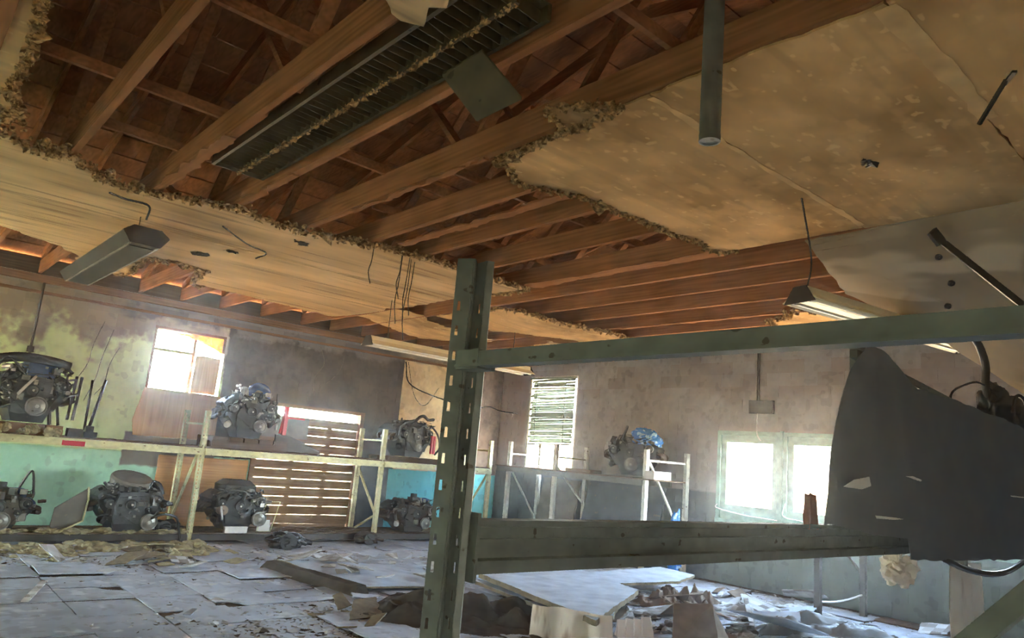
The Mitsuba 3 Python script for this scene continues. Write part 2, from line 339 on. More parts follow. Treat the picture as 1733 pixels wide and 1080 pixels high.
# ---------------------------------------------------------------- block walls
def wall_body(key, axis, at, thick, lo, hi, zt, holes, bsdf):
    """slabs around rectangular holes (lo, hi, z0, z1)."""
    cuts = sorted({lo, hi, *[h[0] for h in holes], *[h[1] for h in holes]}); out = []
    for a, b in zip(cuts[:-1], cuts[1:]):
        m = (a + b) / 2; zs = [(h[2], h[3]) for h in holes if h[0] < m < h[1]]; z = 0.0
        for z0, z1 in sorted(zs) + [(zt, zt)]:
            if z0 > z + 1e-6: out.append(box(a, b, at, at + thick, z, z0) if axis == 'y' else box(at, at + thick, a, b, z, z0))
            z = z1
    part(key, 'backing', merge(out), bsdf)
def block_wall(key, axis, at, lo, hi, zt, holes, bsdf, centre):
    lib, todo = {}, []
    for row in range(int(zt / 0.2032) + 1):
        z0, z1 = row * 0.2032 + 0.005, min((row + 1) * 0.2032 - 0.005, zt)
        if z1 - z0 < 0.04: continue
        off = 0.2032 if row % 2 else 0.0
        for c in range(int(lo / 0.4064) - 2, int(hi / 0.4064) + 2):
            a, b = c * 0.4064 - off + 0.005, (c + 1) * 0.4064 - off - 0.005
            segs = [(max(a, lo), min(b, hi))]
            for h in holes:
                if h[2] < z1 - 0.03 and h[3] > z0 + 0.03:
                    segs = [s for (p, q) in segs for s in ((p, min(q, h[0])), (max(p, h[1]), q)) if s[1] - s[0] > 0.03]
            todo += [(p, q, z0, z1) for p, q in segs if q - p > 0.03]
    todo.sort(key=lambda b: math.hypot((b[0] + b[1]) / 2 - centre, 1.6 * ((b[2] + b[3]) / 2 - 2.4)))
    rr = np.random.default_rng(11); left = []
    for k, (p, q, z0, z1) in enumerate(todo):
        pr = 0.0035 + 0.002 * rr.random()
        m = box(p, q, at - pr, at + 0.02, z0, z1) if axis == 'y' else box(at - pr, at + 0.02, p, q, z0, z1)
        if k < 300: part(key, 'block', m, bsdf)
        else: left.append(m)
    if left: part(key, 'blockwork', merge(left), bsdf, kind='stuff')

HL = [(3.2, 4.32, 1.5, 3.18), (5.1, 7.0, 0.0, 2.16)]
HR = [(9.92, 11.30, 1.36, 3.33), (4.5, 6.72, 0.92, 2.34), (2.25, 4.46, 0.92, 2.34)]
struct('wall_left'); struct('wall_right'); struct('wall_back'); struct('wall_near')
wall_body('wall_left', 'y', YW, 0.2, X0 - .3, XW + 0.3, 3.6, HL, 'wall_left_paint')
part('wall_left', 'header', box(X0 - .3, XW + .3, YW, YW + .2, 3.6, 3.85), 'dark_plank')  # painted dark for the shade in the gap above the wall
block_wall('wall_left', 'y', YW, X0, XW, 3.62, HL, 'wall_left_paint', 4.5)
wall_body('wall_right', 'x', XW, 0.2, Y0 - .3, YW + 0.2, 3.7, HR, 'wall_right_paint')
part('wall_right', 'header', box(XW, XW + .2, Y0 - .3, YW + .2, 3.7, 3.85), 'dark_plank')
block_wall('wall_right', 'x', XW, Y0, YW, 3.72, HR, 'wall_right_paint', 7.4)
wall_body('wall_back', 'y', Y0 - .2, 0.2, X0 - .3, XW + .2, 3.85, [(-1.5, -1.15, 0.0, 2.0)], 'wall_right_paint')
wall_body('wall_near', 'x', X0 - .2, 0.2, Y0 - .2, YW + .2, 3.85, [(11.0, 12.0, 0.0, 1.95)], 'wall_left_paint')
RIDGE_Y, RIDGE_Z, EAVE_Z = 4.0, 5.9, 3.86
for nm, xx in (('wall_right', XW), ('wall_near', X0 - 0.2)):
    part(nm, 'gable', prism(Polygon([(Y0 - .2, 3.85), (YW + .2, 3.85), (RIDGE_Y, RIDGE_Z)]), 0.2, ((xx, 0, 0), (0, 1, 0), (0, 0, 1), (1, 0, 0))), 'dark_plank')

# ---------------------------------------------------------------- roof framing: joists, trusses, deck
C = struct('ceiling')
JX = [-2.4, -1.75, -1.1, -0.45, 0.18, 0.85, 1.54, 2.16, 2.88, 3.50, 4.13, 4.83, 5.58, 6.16, 6.82, 7.44, 8.09, 8.74, 9.39, 10.04]
rj = np.random.default_rng(5)
slope = (RIDGE_Z - EAVE_Z)
def roof_z(y): return EAVE_Z + slope * (1 - abs(y - RIDGE_Y) / (YW - RIDGE_Y + 0.0 if y > RIDGE_Y else RIDGE_Y - Y0))
for k, x in enumerate(JX):
    w = 0.042
    dz = rj.normal(0, 0.003)
    part(C, 'joist', box(x - w / 2, x + w / 2, Y0, YW + .05, ZC + .014 + dz, ZC + 0.20 + dz), 'framing_wood')
    ye_ = 10.5 if x < 8 else 11.6
    ring = jag([(x - w * .6, Y0), (x + w * .6, Y0), (x + w * .6, ye_), (x - w * .6, ye_)], .003, .25, 300 + k)
    part(C, 'furring_strip', prism(Polygon(ring).buffer(0), .0135, ((0, 0, ZC + dz), (1, 0, 0), (0, 1, 0), (0, 0, 1))), 'framing_wood')
    if k in (6, 7, 8, 9, 12):          # a second, shorter member nailed on beside the joist
        part(C, 'joist_splice', box(x + 0.022, x + 0.06, 4.3 + 0.4 * rj.random(), 6.5 + rj.random(), ZC + 0.012, ZC + 0.15), 'framing_wood')
    for y1 in (YW, Y0):
        part(C, 'rafter', bar((x, y1, roof_z(y1) - 0.02 + 0.06), (x, RIDGE_Y, RIDGE_Z - 0.07), 0.04, 0.14), 'framing_wood')
    for ya, yb in ((1.0, 2.6), (4.0, 2.6), (4.0, 5.6), (7.4, 5.6), (7.4, 9.2), (-1.5, 1.0)):
        if rj.random() < 0.85: part(C, 'strut', bar((x + 0.04, ya, ZC + 0.05), (x + 0.04, yb, roof_z(yb) - 0.08), 0.038, 0.088, (1, 0, 0)), 'framing_wood')
pr = np.random.default_rng(9)
for side in (1, -1):
    ye = YW + 0.25 if side > 0 else Y0 - 0.25
    n = int(abs(ye - RIDGE_Y) / 0.2)
    for k in range(n + 1):
        ya = RIDGE_Y + side * k * 0.2; yb = ya + side * 0.196
        za = roof_z(ya) + 0.075 + 0.012 * (k % 2); zb = roof_z(yb) + 0.075 + 0.012 * (k % 2)
        for xa, xb in ((X0 - .3, 1.2 + 0.65 * (k % 3)), (1.2 + 0.65 * (k % 3), 5.8 + 0.65 * (k % 2)), (5.8 + 0.65 * (k % 2), XW + .3)):
            v = np.array([[x, y, z + t] for x in (xa + .002, xb - .002) for y, z in ((ya, za), (yb, zb)) for t in (0, 0.02)])
            part(C, 'roof_plank', (v, BOXT.copy()), 'framing_wood')
part(C, 'roofing_felt', merge([hull([(x, y, z) for x in (X0 - .4, XW + .4) for (y, z) in ((RIDGE_Y, RIDGE_Z + .12), (ye, roof_z(ye) + .12), (RIDGE_Y, RIDGE_Z + .15), (ye, roof_z(ye) + .15))]) for ye in (YW + .4, Y0 - .4)]), 'dark_plank')
for y, xa, xb, z in ((5.12, 0.25, 2.3, ZC + 0.23), (3.72, 0.9, 2.2, ZC + 0.23), (6.05, 0.8, 1.9, ZC + 0.23), (5.06, 2.35, 3.6, ZC + 0.23), (4.6, 3.0, 9.8, ZC + 0.24), (8.5, -0.5, 9.8, ZC + 0.24), (2.2, 0.5, 5.5, ZC + 0.24), (6.0, 3.3, 9.0, ZC + 0.26)):
    part(C, 'binder', bar((xa, y, z), (xb, y + 0.03, z), 0.036, 0.075), 'framing_wood')

# ---------------------------------------------------------------- ceiling sheets
def sheet(pts, mat_, seed, z=ZC - 0.016, amp=0.05, keep=(), sag=None, fringe=(), thick=0.013, fr_size=0.009, fr_n=420):
    p = jag(pts, amp, 0.06, seed, keep=keep)
    poly = Polygon(p).buffer(0)
    if poly.geom_type != 'Polygon': poly = max(poly.geoms, key=lambda g: g.area)
    m = prism(poly, thick, ((0, 0, z), (1, 0, 0), (0, 1, 0), (0, 0, 1)))
    if sag is not None:
        m = fine(m, 0.22); v = m[0].copy(); v[:, 2] += np.array([sag(a, b) for a, b in v[:, :2]]); m = (v, m[1])
    k = part(C, 'drywall_sheet', m, mat_)
    ring = np.array(poly.exterior.coords)[:-1]; c = []
    r = np.random.default_rng(seed + 50)
    for (xa, xb, ya, yb) in fringe:
        s = ring[(ring[:, 0] > xa) & (ring[:, 0] < xb) & (ring[:, 1] > ya) & (ring[:, 1] < yb)]
        if len(s):
            q = s[r.integers(0, len(s), int(fr_n * len(s) * 0.06))]
            c.append(np.column_stack([q + r.normal(0, 0.013, q.shape), z + (np.array([sag(a, b) for a, b in q]) if sag is not None else 0) + r.normal(-0.004, 0.014, len(q))]))
    if c: part(C, 'torn_fringe', shards(np.vstack(c), fr_size, seed, 1.0), 'insulation', kind='stuff')
    return k

# the long left-hand strip, torn along its near edge
def sagL(x, y): return -0.05 * math.exp(-((y - 10.2) / 0.8) ** 2) - 0.03 * math.exp(-((y - 6.2) / 0.4) ** 2) * (0.5 + 0.5 * math.sin(x * 3))
sheet([(-1.4, 6.1), (0.36, 6.15), (0.7, 6.37), (0.9, 6.3), (1.1, 6.7), (1.5, 6.72), (2.16, 6.4), (2.6, 6.5), (2.98, 6.53), (3.6, 6.3), (4.25, 6.22), (5.0, 6.22), (5.67, 6.3), (5.58, 7.6), (5.5, 9.35), (5.25, 10.4), (4.4, 10.3), (3.61, 10.15), (3.04, 10.14), (2.9, 9.25), (2.45, 9.17), (2.2, 9.3), (2.25, 10.6), (1.9, 10.9), (1.6, 9.95), (1.2, 9.6), (0.74, 9.4), (-1.4, 9.3)],
      'ceiling_sheet_striped', 1, keep=(14, 12), sag=sagL, fringe=((-1, 5.7, 5.9, 7.0), (1.8, 3.2, 9, 10.9)))
# the large right-hand field of three sheets
sheet([(2.88, 2.35), (5.56, 2.35), (5.57, 3.58), (4.8, 3.64), (3.75, 3.68), (3.24, 3.86), (2.95, 3.72), (2.9, 2.97)], 'ceiling_sheet', 2, keep=(0, 1, 6, 7), amp=0.03, fringe=((2.9, 5.6, 3.4, 4.0), (2.6, 3.0, 2.8, 3.8)))
sheet([(2.87, 1.12), (5.58, 1.12), (5.58, 2.34), (2.87, 2.34)], 'ceiling_sheet', 3, keep=(0, 1, 2), amp=0.012)
sheet([(2.87, -0.12), (5.58, -0.12), (5.58, 1.11), (2.87, 1.11)], 'ceiling_sheet', 4, keep=(0, 1, 2, 3))
sheet([(2.87, -4.1), (5.58, -4.1), (5.58, -0.13), (2.87, -0.13)], 'ceiling_sheet', 41, keep=(0, 1, 2, 3))
sheet([(2.9, 2.98), (2.64, 2.90), (2.72, 2.74), (2.88, 2.55)], 'ceiling_sheet', 5, amp=0.02, fringe=((2.5, 3, 2.4, 3.1),))
def tape(p, q, w, seed, z):
    p, q = np.array(p), np.array(q); d = (q - p) / np.linalg.norm(q - p); n = np.array([-d[1], d[0]]) * w / 2
    ring = jag([p - n, q - n, q + n, p + n], 0.012, 0.08, seed)
    part(C, 'seam_tape', prism(Polygon(ring).buffer(0), 0.003, ((0, 0, z), (1, 0, 0), (0, 1, 0), (0, 0, 1))), 'seam_tape')
tape((2.9, 2.36), (5.5, 2.33), 0.045, 61, ZC - 0.0195)
tape((2.9, 1.13), (4.2, 1.11), 0.09, 62, ZC - 0.0195)
tape((1.5, 7.9), (5.5, 7.75), 0.03, 63, ZC - 0.021)
# the sheet that has come loose and hangs down at its far side
def sagS(x, y): return -max(0, x - 5.62) ** 0.8 * (0.34 + 0.41 * min(max((2.84 - y) / 1.4, 0), 1)) - 0.02 * math.sin(y * 3)
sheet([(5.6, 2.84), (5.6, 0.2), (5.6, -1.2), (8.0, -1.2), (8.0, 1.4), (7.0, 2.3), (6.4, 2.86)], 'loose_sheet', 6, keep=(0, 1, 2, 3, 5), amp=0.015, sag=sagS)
# remains over the far bays
sheet([(6.19, 7.5), (6.7, 7.25), (7.31, 7.2), (8.2, 7.2), (9.0, 7.3), (9.4, 7.4), (9.3, 8.0), (8.2, 8.45), (7.4, 8.5), (7.1, 8.75), (6.2, 8.9)], 'ceiling_sheet', 7, amp=0.06, sag=lambda x, y: -0.06 * math.sin((x - 6.2) * 1.4) ** 2, fringe=((6, 9.5, 7, 7.7),))
sheet([(8.2, 8.6), (8.9, 9.75), (9.6, 10.4), (10.3, 9.4), (10.3, 8.3), (9.0, 8.5)], 'ceiling_sheet', 8, amp=0.06, sag=lambda x, y: -0.05)
sheet([(5.6, 9.4), (5.9, 9.2), (6.8, 9.3), (8.2, 9.9), (8.3, 10.4), (7.0, 10.6), (6.0, 10.5), (5.4, 10.5)], 'ceiling_sheet', 9, amp=0.06, sag=lambda x, y: -0.06 * math.sin(x * 2))
sheet([(-1.4, 3.0), (0.27, 3.0), (0.29, 4.03), (0.33, 4.8), (0.30, 5.4), (0.42, 5.7), (0.2, 5.85), (-1.4, 5.9)], 'ceiling_sheet', 10, amp=0.02, fringe=((0.2, 0.6, 3, 6),))
part(C, 'furring_strip', box(0.08, 0.2, 2.5, 4.75, ZC - 0.055, ZC - 0.02), 'framing_wood')
sheet([(7.9, 4.0), (8.6, 3.75), (9.9, 3.9), (10.3, 4.3), (9.7, 4.9), (8.5, 4.8)], 'ceiling_sheet', 12, amp=0.07, fringe=((7, 11, 3, 5),))
# scraps still nailed along joists
for x, ya, yb, w in ((3.72, 3.7, 6.1, 0.10), (5.58, 3.6, 6.2, 0.16), (2.88, 3.75, 5.6, 0.05), (1.54, 4.9, 6.4, 0.08), (2.16, 5.2, 6.3, 0.07), (8.09, 3.4, 6.9, 0.07)):
    ring = jag([(x - w / 2, ya), (x + w / 2, ya), (x + w / 2, yb), (x - w / 2, yb)], 0.02, 0.05, int(x * 100))
    part(C, 'furring_strip', prism(Polygon(ring).buffer(0), 0.015, ((0, 0, ZC - 0.018), (1, 0, 0), (0, 1, 0), (0, 0, 1))), 'framing_wood')
# clumps of loose insulation along the torn left edge
lm = []
for k in range(110):
    t = rng.random(); px = np.interp(t, [0, .2, .35, .55, 1], [0.3, 0.8, 1.1, 1.6, 4.6]); py = np.interp(px, [0.3, 0.8, 1.1, 1.5, 2.2, 3, 4.6], [6.1, 6.3, 6.65, 6.7, 6.4, 6.5, 6.2])
    lm.append(lump((px + rng.normal(0, .03), py - 0.02 + rng.normal(0, .03), ZC - 0.01 + rng.normal(0, .02)), 0.009 + 0.02 * rng.random() ** 2 * (1.8 if px < 1.6 else 1), k, 2, .45, 5.0))
for k in range(16): lm.append(lump((0.38 + rng.normal(0, .05), 5.8 + rng.normal(0, .1), ZC + rng.normal(0, .03)), 0.025 + 0.025 * rng.random(), 90 + k, 2, .5, 5.0))
part(C, 'insulation_clumps', merge(lm), 'insulation', kind='stuff')
# holes and fittings on the sheets: small torn lumps
for k, (x, y) in enumerate(((4.40, 1.82), (3.05, 6.95), (2.75, 8.05), (2.55, 8.5))):
    part(C, 'torn_hole', shards(np.array([[x, y, ZC - 0.02]]) + np.random.default_rng(k).normal(0, [0.03, 0.02, 0.004], (40, 3)), 0.014, k, 0.5), 'dark_metal', kind='stuff')
# timber plates along the heads of the walls
trim = struct('trim_1')
part(trim, 'wall_plate', box(X0, XW, YW - 0.09, YW - 0.001, 3.50, 3.60), 'plank_wood')
part(trim, 'batten', box(X0, 9.9, YW - 0.05, YW - 0.01, 3.34, 3.38), 'plank_wood')
trim = struct('trim_2')
part(trim, 'wall_plate', box(XW - 0.07, XW - 0.001, Y0, YW - 0.1, 3.62, 3.74), 'plank_wood')

# ---------------------------------------------------------------- windows and doors
def ubox(key, name, mat_, *b): part(key, name, box(*b), mat_)
w1 = struct('window_1')                       # high window of the left wall, its lower half and right side boarded
for b in ((3.2, 3.24, 12.2, 12.38, 1.5, 3.18), (4.28, 4.32, 12.2, 12.38, 2.9, 3.18), (3.2, 4.32, 12.2, 12.38, 3.14, 3.18), (3.83, 3.87, 12.24, 12.3, 2.18, 3.14), (3.24, 3.85, 12.24, 12.29, 2.80, 2.84), (3.24, 3.85, 12.25, 12.28, 2.42, 2.435), (3.24, 4.28, 12.24, 12.3, 2.16, 2.2)):
    part(w1, 'frame', box(*b), 'plank_wood')
for a, b, z0, z1 in ((3.24, 3.84, 2.2, 2.42), (3.24, 3.84, 2.435, 2.8), (3.24, 3.84, 2.84, 3.14), (3.87, 4.28, 2.84, 3.14)):
    part(w1, 'pane', (np.array([[a, 12.27, z0], [b, 12.27, z0], [b, 12.27, z1], [a, 12.27, z1]]), np.array([[0, 1, 2], [0, 2, 3]])), 'glass')
part(w1, 'plywood_board', prism(Polygon(jag([(3.88, 2.2), (4.26, 2.2), (4.27, 2.80), (4.1, 2.81), (3.88, 2.80)], 0.006, .08, 4)), 0.012, ((0, 12.2, 0), (1, 0, 0), (0, 0, 1), (0, 1, 0))), 'plywood')
part(w1, 'plywood_board', prism(Polygon(jag([(3.14, 1.47), (4.36, 1.47), (4.36, 2.19), (3.19, 2.2), (3.10, 1.7)], 0.006, .08, 5)), 0.014, ((0, 12.17, 0), (1, 0, 0), (0, 0, 1), (0, 1, 0))), 'plywood')
ring = jag([(3.42, 3.14), (4.28, 3.14), (4.28, 2.9), (4.2, 2.93), (4.0, 3.0), (3.86, 3.05), (3.6, 3.09)], 0.012, .05, 8)
cl = fine(prism(Polygon(ring).buffer(0), 0.004, ((0, 12.225, 0), (1, 0, 0), (0, 0, 1), (0, 1, 0))), 0.06)
cl = (cl[0] + np.column_stack([0 * cl[0][:, 0], 0.012 * np.sin(cl[0][:, 0] * 45), 0 * cl[0][:, 0]]), cl[1])
single('glow_scrap', cl, 'orange_cloth', 'orange scrap added for the sunlit glow in the top of the high window', 'glow_piece')  # orange scrap added for the sunlit glow at the window head

d1 = struct('door_1')                         # doorway closed with rough boards, daylight in the gaps
rd = np.random.default_rng(21)
for k in range(13):
    z0 = 0.03 + k * 0.152; gap = [0.004, .006, .012, .010, .016, .017, .008, .017, .006, .013, .012, .012, .010][k]
    h = 0.152 - gap * .8; t = rd.normal(0, 0.002)
    v, f = box(5.06 + rd.normal(0, .01), 6.98 + rd.normal(0, .008), 12.20 + 0.004 * rd.random(), 12.222, z0, z0 + h)
    v[v[:, 0] > 6, 2] += t
    part(d1, 'plank', (v, f), 'plank_wood')
for b in ((6.98, 7.06, 12.14, 12.24, 0, 2.2), (5.02, 5.1, 12.15, 12.24, 0, 2.2), (5.0, 7.08, 12.16, 12.24, 2.15, 2.21)): part(d1, 'frame', box(*b), 'plank_wood')
for x in (5.72, 6.38): part(d1, 'stud', box(x, x + 0.09, 12.224, 12.27, 0, 2.0), 'plank_wood')
part(d1, 'patch_panel', box(5.15, 5.98, 12.18, 12.195, 1.62, 1.98), 'panel_grey')
single('plywood_panel', prism(Polygon(jag([(3.56, 0.02), (4.98, 0.02), (4.98, 1.2), (3.56, 1.2)], 0.005, .1, 6)), 0.014, ((0, 12.15, 0), (1, 0, 0), (0, 0, 1), (0, 1, 0))), 'plywood_orange', 'orange-brown plywood panel standing against the green wall, left of the boarded doorway', 'panel')
single('slate_panel', prism(Polygon([(7.10, 0.0), (7.72, 0.0), (7.70, 1.27), (7.10, 1.27)]), 0.03, ((0, 12.12, 0), (1, 0, 0), (0, 0, 1), (0, 1, 0))), 'slate_panel', 'dark blue-grey panel standing right of the boarded doorway', 'panel')

w2 = struct('window_2')                       # window with the collapsed blind
for b in ((10.45, 10.6, 9.92, 9.96, 1.36, 3.33), (10.45, 10.6, 11.26, 11.3, 1.36, 3.33), (10.45, 10.6, 9.92, 11.3, 3.29, 3.33), (10.43, 10.62, 9.92, 11.3, 1.36, 1.39), (10.53, 10.57, 9.92, 11.3, 2.33, 2.37)): part(w2, 'frame', box(*b), 'frame_white')
for z0, z1 in ((1.39, 2.33), (2.37, 3.29)): part(w2, 'pane', (np.array([[10.55, 9.96, z0], [10.55, 11.26, z0], [10.55, 11.26, z1], [10.55, 9.96, z1]]), np.array([[0, 1, 2], [0, 2, 3]])), 'glass')
bl = thing('window_blind', 'grey-green venetian blind with bent slats over the window near the corner', 'blind')
rb = np.random.default_rng(31)
n = 27
for k in range(n):
    z = 3.24 - k * 0.047 - (0.0 if k < 2 else 0.01); messy = 1 if k < 9 else 0.25
    ti = math.radians(72 + rb.normal(0, 10 * max(messy, .6))); dz = rb.normal(0, 0.03 * messy)
    y0, y1 = 9.97 + abs(rb.normal(0, .015)), 11.25 - abs(rb.normal(0, .03 * messy)) - (0.05 if k % 3 else 0)
    c = np.array([math.cos(ti), 0, math.sin(ti)]) * 0.0262
    ys = np.linspace(y0, y1, 7); bow = rb.normal(0, 0.012 * messy)
    v = []
    for y in ys:
        s = (y - y0) / (y1 - y0); o = np.array([10.43, y, z + dz * (s - .5) - 0.03 * (s - .5) + bow * math.sin(math.pi * s)])
        v += [o - c, o + c, o + c + [0.0015, 0, 0], o - c + [0.0015, 0, 0]]
    f = [[4 * i + a, 4 * i + 4 + a, 4 * i + 4 + (a + 1) % 4, 4 * i + (a + 1) % 4] for i in range(6) for a in range(4)] + [[0, 1, 2, 3], [27, 26, 25, 24]]
    f = np.array(f); part(bl, 'slat', (np.array(v), np.vstack([f[:, [0, 1, 2]], f[:, [0, 2, 3]]])), 'blind_slat')
part(bl, 'head_rail', box(10.40, 10.445, 9.95, 11.27, 3.27, 3.31), 'blind_slat')
part(bl, 'bottom_rail', bar((10.42, 9.97, 1.97), (10.42, 11.24, 1.93), 0.03, 0.02), 'blind_slat')
for y in (10.2, 11.02): part(bl, 'cord', tube([(10.395, y, 3.27), (10.39, y + .02, 2.6), (10.395, y, 1.95)], 0.004, 5), 'dark_metal')

for key, ya, yb in ((struct('window_3'), 5.63, 6.72), (struct('window_4'), 4.5, 5.59), (struct('added_window_5'), 3.37, 4.46), (struct('added_window_6'), 2.25, 3.34)):  # last two windows are added out of view to backlight the black sheet
    fr = 'frame_teal'
    for b in ((10.42, 10.52, ya, ya + .06, .92, 2.34), (10.42, 10.52, yb - .06, yb, .92, 2.34), (10.42, 10.52, ya, yb, 2.28, 2.34), (10.40, 10.54, ya, yb, .90, .97)): part(key, 'frame', box(*b), fr)
    a, b2, z0, z1 = ya + .06, yb - .06, 0.97, 2.28
    for b in ((10.46, 10.5, a, a + .09, z0, z1), (10.46, 10.5, b2 - .09, b2, z0, z1), (10.46, 10.5, a, b2, z1 - .12, z1), (10.46, 10.5, a, b2, z0, z0 + .22)): part(key, 'sash', box(*b), fr)
    part(key, 'pane', (np.array([[10.48, a + .09, z0 + .22], [10.48, b2 - .09, z0 + .22], [10.48, b2 - .09, z1 - .12], [10.48, a + .09, z1 - .12]]), np.array([[0, 1, 2], [0, 2, 3]])), 'glass')
part('window_3', 'mullion', box(10.40, 10.55, 5.59, 5.63, .9, 2.36), 'frame_teal')
d3 = struct('added_door_2')                         # added doorway out of view at left, brightens the green wall
for b in ((X0 - .24, X0 + .04, 10.9, 11.0, 0, 1.95), (X0 - .24, X0 + .04, 12.0, 12.1, 0, 1.95), (X0 - .24, X0 + .04, 10.9, 12.1, 1.95, 2.05)): part(d3, 'frame', box(*b), 'frame_white')

d4 = struct('added_door_3')                         # added opening behind the camera, front fill for the near rack
for b in ((-1.6, -1.5, Y0 - .24, Y0 + .04, 0, 2.0), (-1.15, -1.05, Y0 - .24, Y0 + .04, 0, 2.0), (-1.6, -1.05, Y0 - .24, Y0 + .04, 2.0, 2.1)): part(d4, 'frame', box(*b), 'frame_white')

# cables hanging on the walls
def cable(pts, r, label, mat_='black_rubber', sides=6, group=None):
    return single('cable', tube(spline(pts), r, sides), mat_, label, 'cable', 40, group)
cable([(10.40, 6.68, 1.18), (10.37, 6.66, 1.12), (10.37, 6.2, 1.06), (10.37, 5.9, 1.05), (10.38, 5.65, 1.04)], 0.008, 'white cord slung under the left pane of the double window', 'label_white')
cable([(10.38, 5.52, 1.3), (10.37, 5.55, 1.12), (10.36, 5.3, 1.08), (10.36, 4.7, 1.05)], 0.008, 'white cord slung under the right pane of the double window', 'label_white')
cable([(10.41, 6.0, 2.75), (10.40, 6.02, 2.5), (10.38, 6.0, 2.3), (10.40, 5.95, 2.2)], 0.007, 'pale cord dangling over the head of the double window', 'label_white')
single('junction_box', merge([box(10.38, 10.44, 5.75, 6.15, 2.62, 2.82)]), 'fixture_grey', 'grey metal junction box above the double window', 'junction box')
single('conduit', cyl((10.42, 6.02, 2.82), (10.42, 6.02, 3.6), 0.022, 8), 'fixture_grey', 'grey conduit rising from the junction box to the ceiling', 'conduit', 40)
single('conduit', merge([cyl((1.62, 12.16, 1.9), (1.62, 12.16, 3.50), 0.018, 8), box(1.58, 1.66, 12.13, 12.19, 2.5, 2.58)]), 'dark_metal', 'thin dark conduit running down the wall behind the blue-topped engine', 'conduit', 40)
for k, (x, z0, z1) in enumerate(((2.36, 3.1, 2.2), (2.5, 3.0, 1.9), (2.62, 2.75, 2.0))):
    cable([(x + .12, 12.17, z0), (x + .03, 12.16, (z0 + z1) / 2 + .1), (x, 12.17, (z0 + z1) / 2 - .2), (x - .1, 12.17, z1)], 0.004, 'thin dark wire trailing down the pale green wall left of the high window', group='wires on the green wall')
cable([(6.0, 12.17, 3.3), (6.1, 12.15, 3.0), (5.95, 12.16, 2.7), (6.0, 12.17, 2.4)], 0.005, 'thin pale wire hanging down the dark grey wall', 'panel_grey')
cable([(6.5, 12.17, 3.2), (6.42, 12.15, 2.9), (6.2, 12.16, 2.65)], 0.005, 'short slanting wire on the dark grey wall', 'panel_grey')
cable([(7.84, 12.15, 3.3), (7.95, 12.13, 2.9), (8.5, 12.12, 2.72), (9.4, 12.12, 2.6), (9.9, 12.15, 2.62)], 0.012, 'black cable slung across the cream wall beside the tall upright')
cable([(7.9, 12.16, 3.3), (8.1, 12.15, 2.7), (8.4, 12.16, 2.5), (8.7, 12.15, 2.9)], 0.005, 'thin loop of wire on the cream wall', 'dark_metal')
cable([(9.9, 12.15, 2.63), (10.1, 12.15, 2.66), (10.35, 12.1, 2.6), (10.40, 11.6, 2.55)], 0.010, 'black cable crossing the corner left of the blind')

# ---------------------------------------------------------------- hanging lamps and pipes
fx = thing('ceiling_light', 'dark grey fluorescent fixture hanging near the wall at far left', 'light')
prof = Polygon([(-.20, 0.10), (-.13, 0.0), (.13, 0.0), (.20, 0.10), (.12, 0.16), (-.12, 0.16)])
fo = (1.68, 7.25, 3.26)
part(fx, 'housing', prism(prof, 2.9, (fo, (1, 0, 0), (0, 0, 1), (0, 1, 0))), 'fixture_grey')
part(fx, 'lens', box(fo[0] - .11, fo[0] + .11, fo[1] + .12, fo[1] + 2.8, fo[2] - .008, fo[2] + .004), 'fixture_lens')
for s in (-1, 1): part(fx, 'trim_rail', box(fo[0] + s * .12 - .008, fo[0] + s * .12 + .008, fo[1] + .02, fo[1] + 2.88, fo[2] - .012, fo[2] + .003), 'panel_grey')
part(fx, 'end_cap', prism(prof.buffer(0.004), 0.02, ((fo[0], fo[1] - .02, fo[2]), (1, 0, 0), (0, 0, 1), (0, 1, 0))), 'fixture_grey')
for y in (7.6, 9.8): part(fx, 'hanger', cyl((fo[0], y, fo[2] + .15), (fo[0], y, ZC + .02), 0.004, 5), 'dark_metal')
def strip_light(label, c, ang, length, tilt=0.0):
    k = thing('ceiling_light', label, 'light')
    d = np.array([math.cos(ang) * math.cos(tilt), math.sin(ang) * math.cos(tilt), math.sin(tilt)]); s = np.array([-math.sin(ang), math.cos(ang), 0]); u = np.cross(d, s)
    o = np.asarray(c, float) - d * length / 2
    sec = Polygon([(-.17, -.02), (-.165, -.025), (-.06, .03), (.06, .03), (.165, -.025), (.17, -.02), (.065, .045), (.055, .10), (-.055, .10), (-.065, .045)])
    part(k, 'reflector', prism(sec, length, (o, s, u, d)), 'fixture_white')
    for q in (-.09, .09): part(k, 'tube', cyl(o + s * q + d * .05 - u * .012, o + s * q + d * (length - .05) - u * .012, 0.0165, 12), 'tube_glass', 40)
    for e in (0.0, length): part(k, 'end_plate', prism(Polygon([(-.15, -.035), (.15, -.035), (.06, .10), (-.06, .10)]), 0.012, (o + d * (e - .006), s, u, d)), 'fixture_grey')
    for q in (-.09, .09):
        for e in (.03, length - .05): part(k, 'socket', prism(Polygon([(-.02, -.035), (.02, -.035), (.02, .02), (-.02, .02)]), 0.02, (o + s * q + d * e, s, u, d)), 'label_white')
    part(k, 'ballast_cover', prism(Polygon([(-.05, -.018), (.05, -.018), (.03, .03), (-.03, .03)]), length - .1, (o + d * .05, s, u, d)), 'fixture_white')
    return k, o, d
k, o, d = strip_light('cream fluorescent strip with bare tubes hung by a chain, crossing behind the green rack bar', (6.52, 2.50, 3.01), math.radians(-12.7), 2.36, -.025)
part(k, 'hanger_chain', tube(spline([o + d * .08 + [0, 0, .09], o + d * .06 + [-.1, -.1, .3], (4.72, 2.42, ZC - .01)]), 0.007, 5), 'dark_metal')
part(k, 'hanger_chain', cyl(o + d * 2.5 + [0, 0, .09], o + d * 2.5 + [0, 0, .6], 0.006, 5), 'dark_metal')
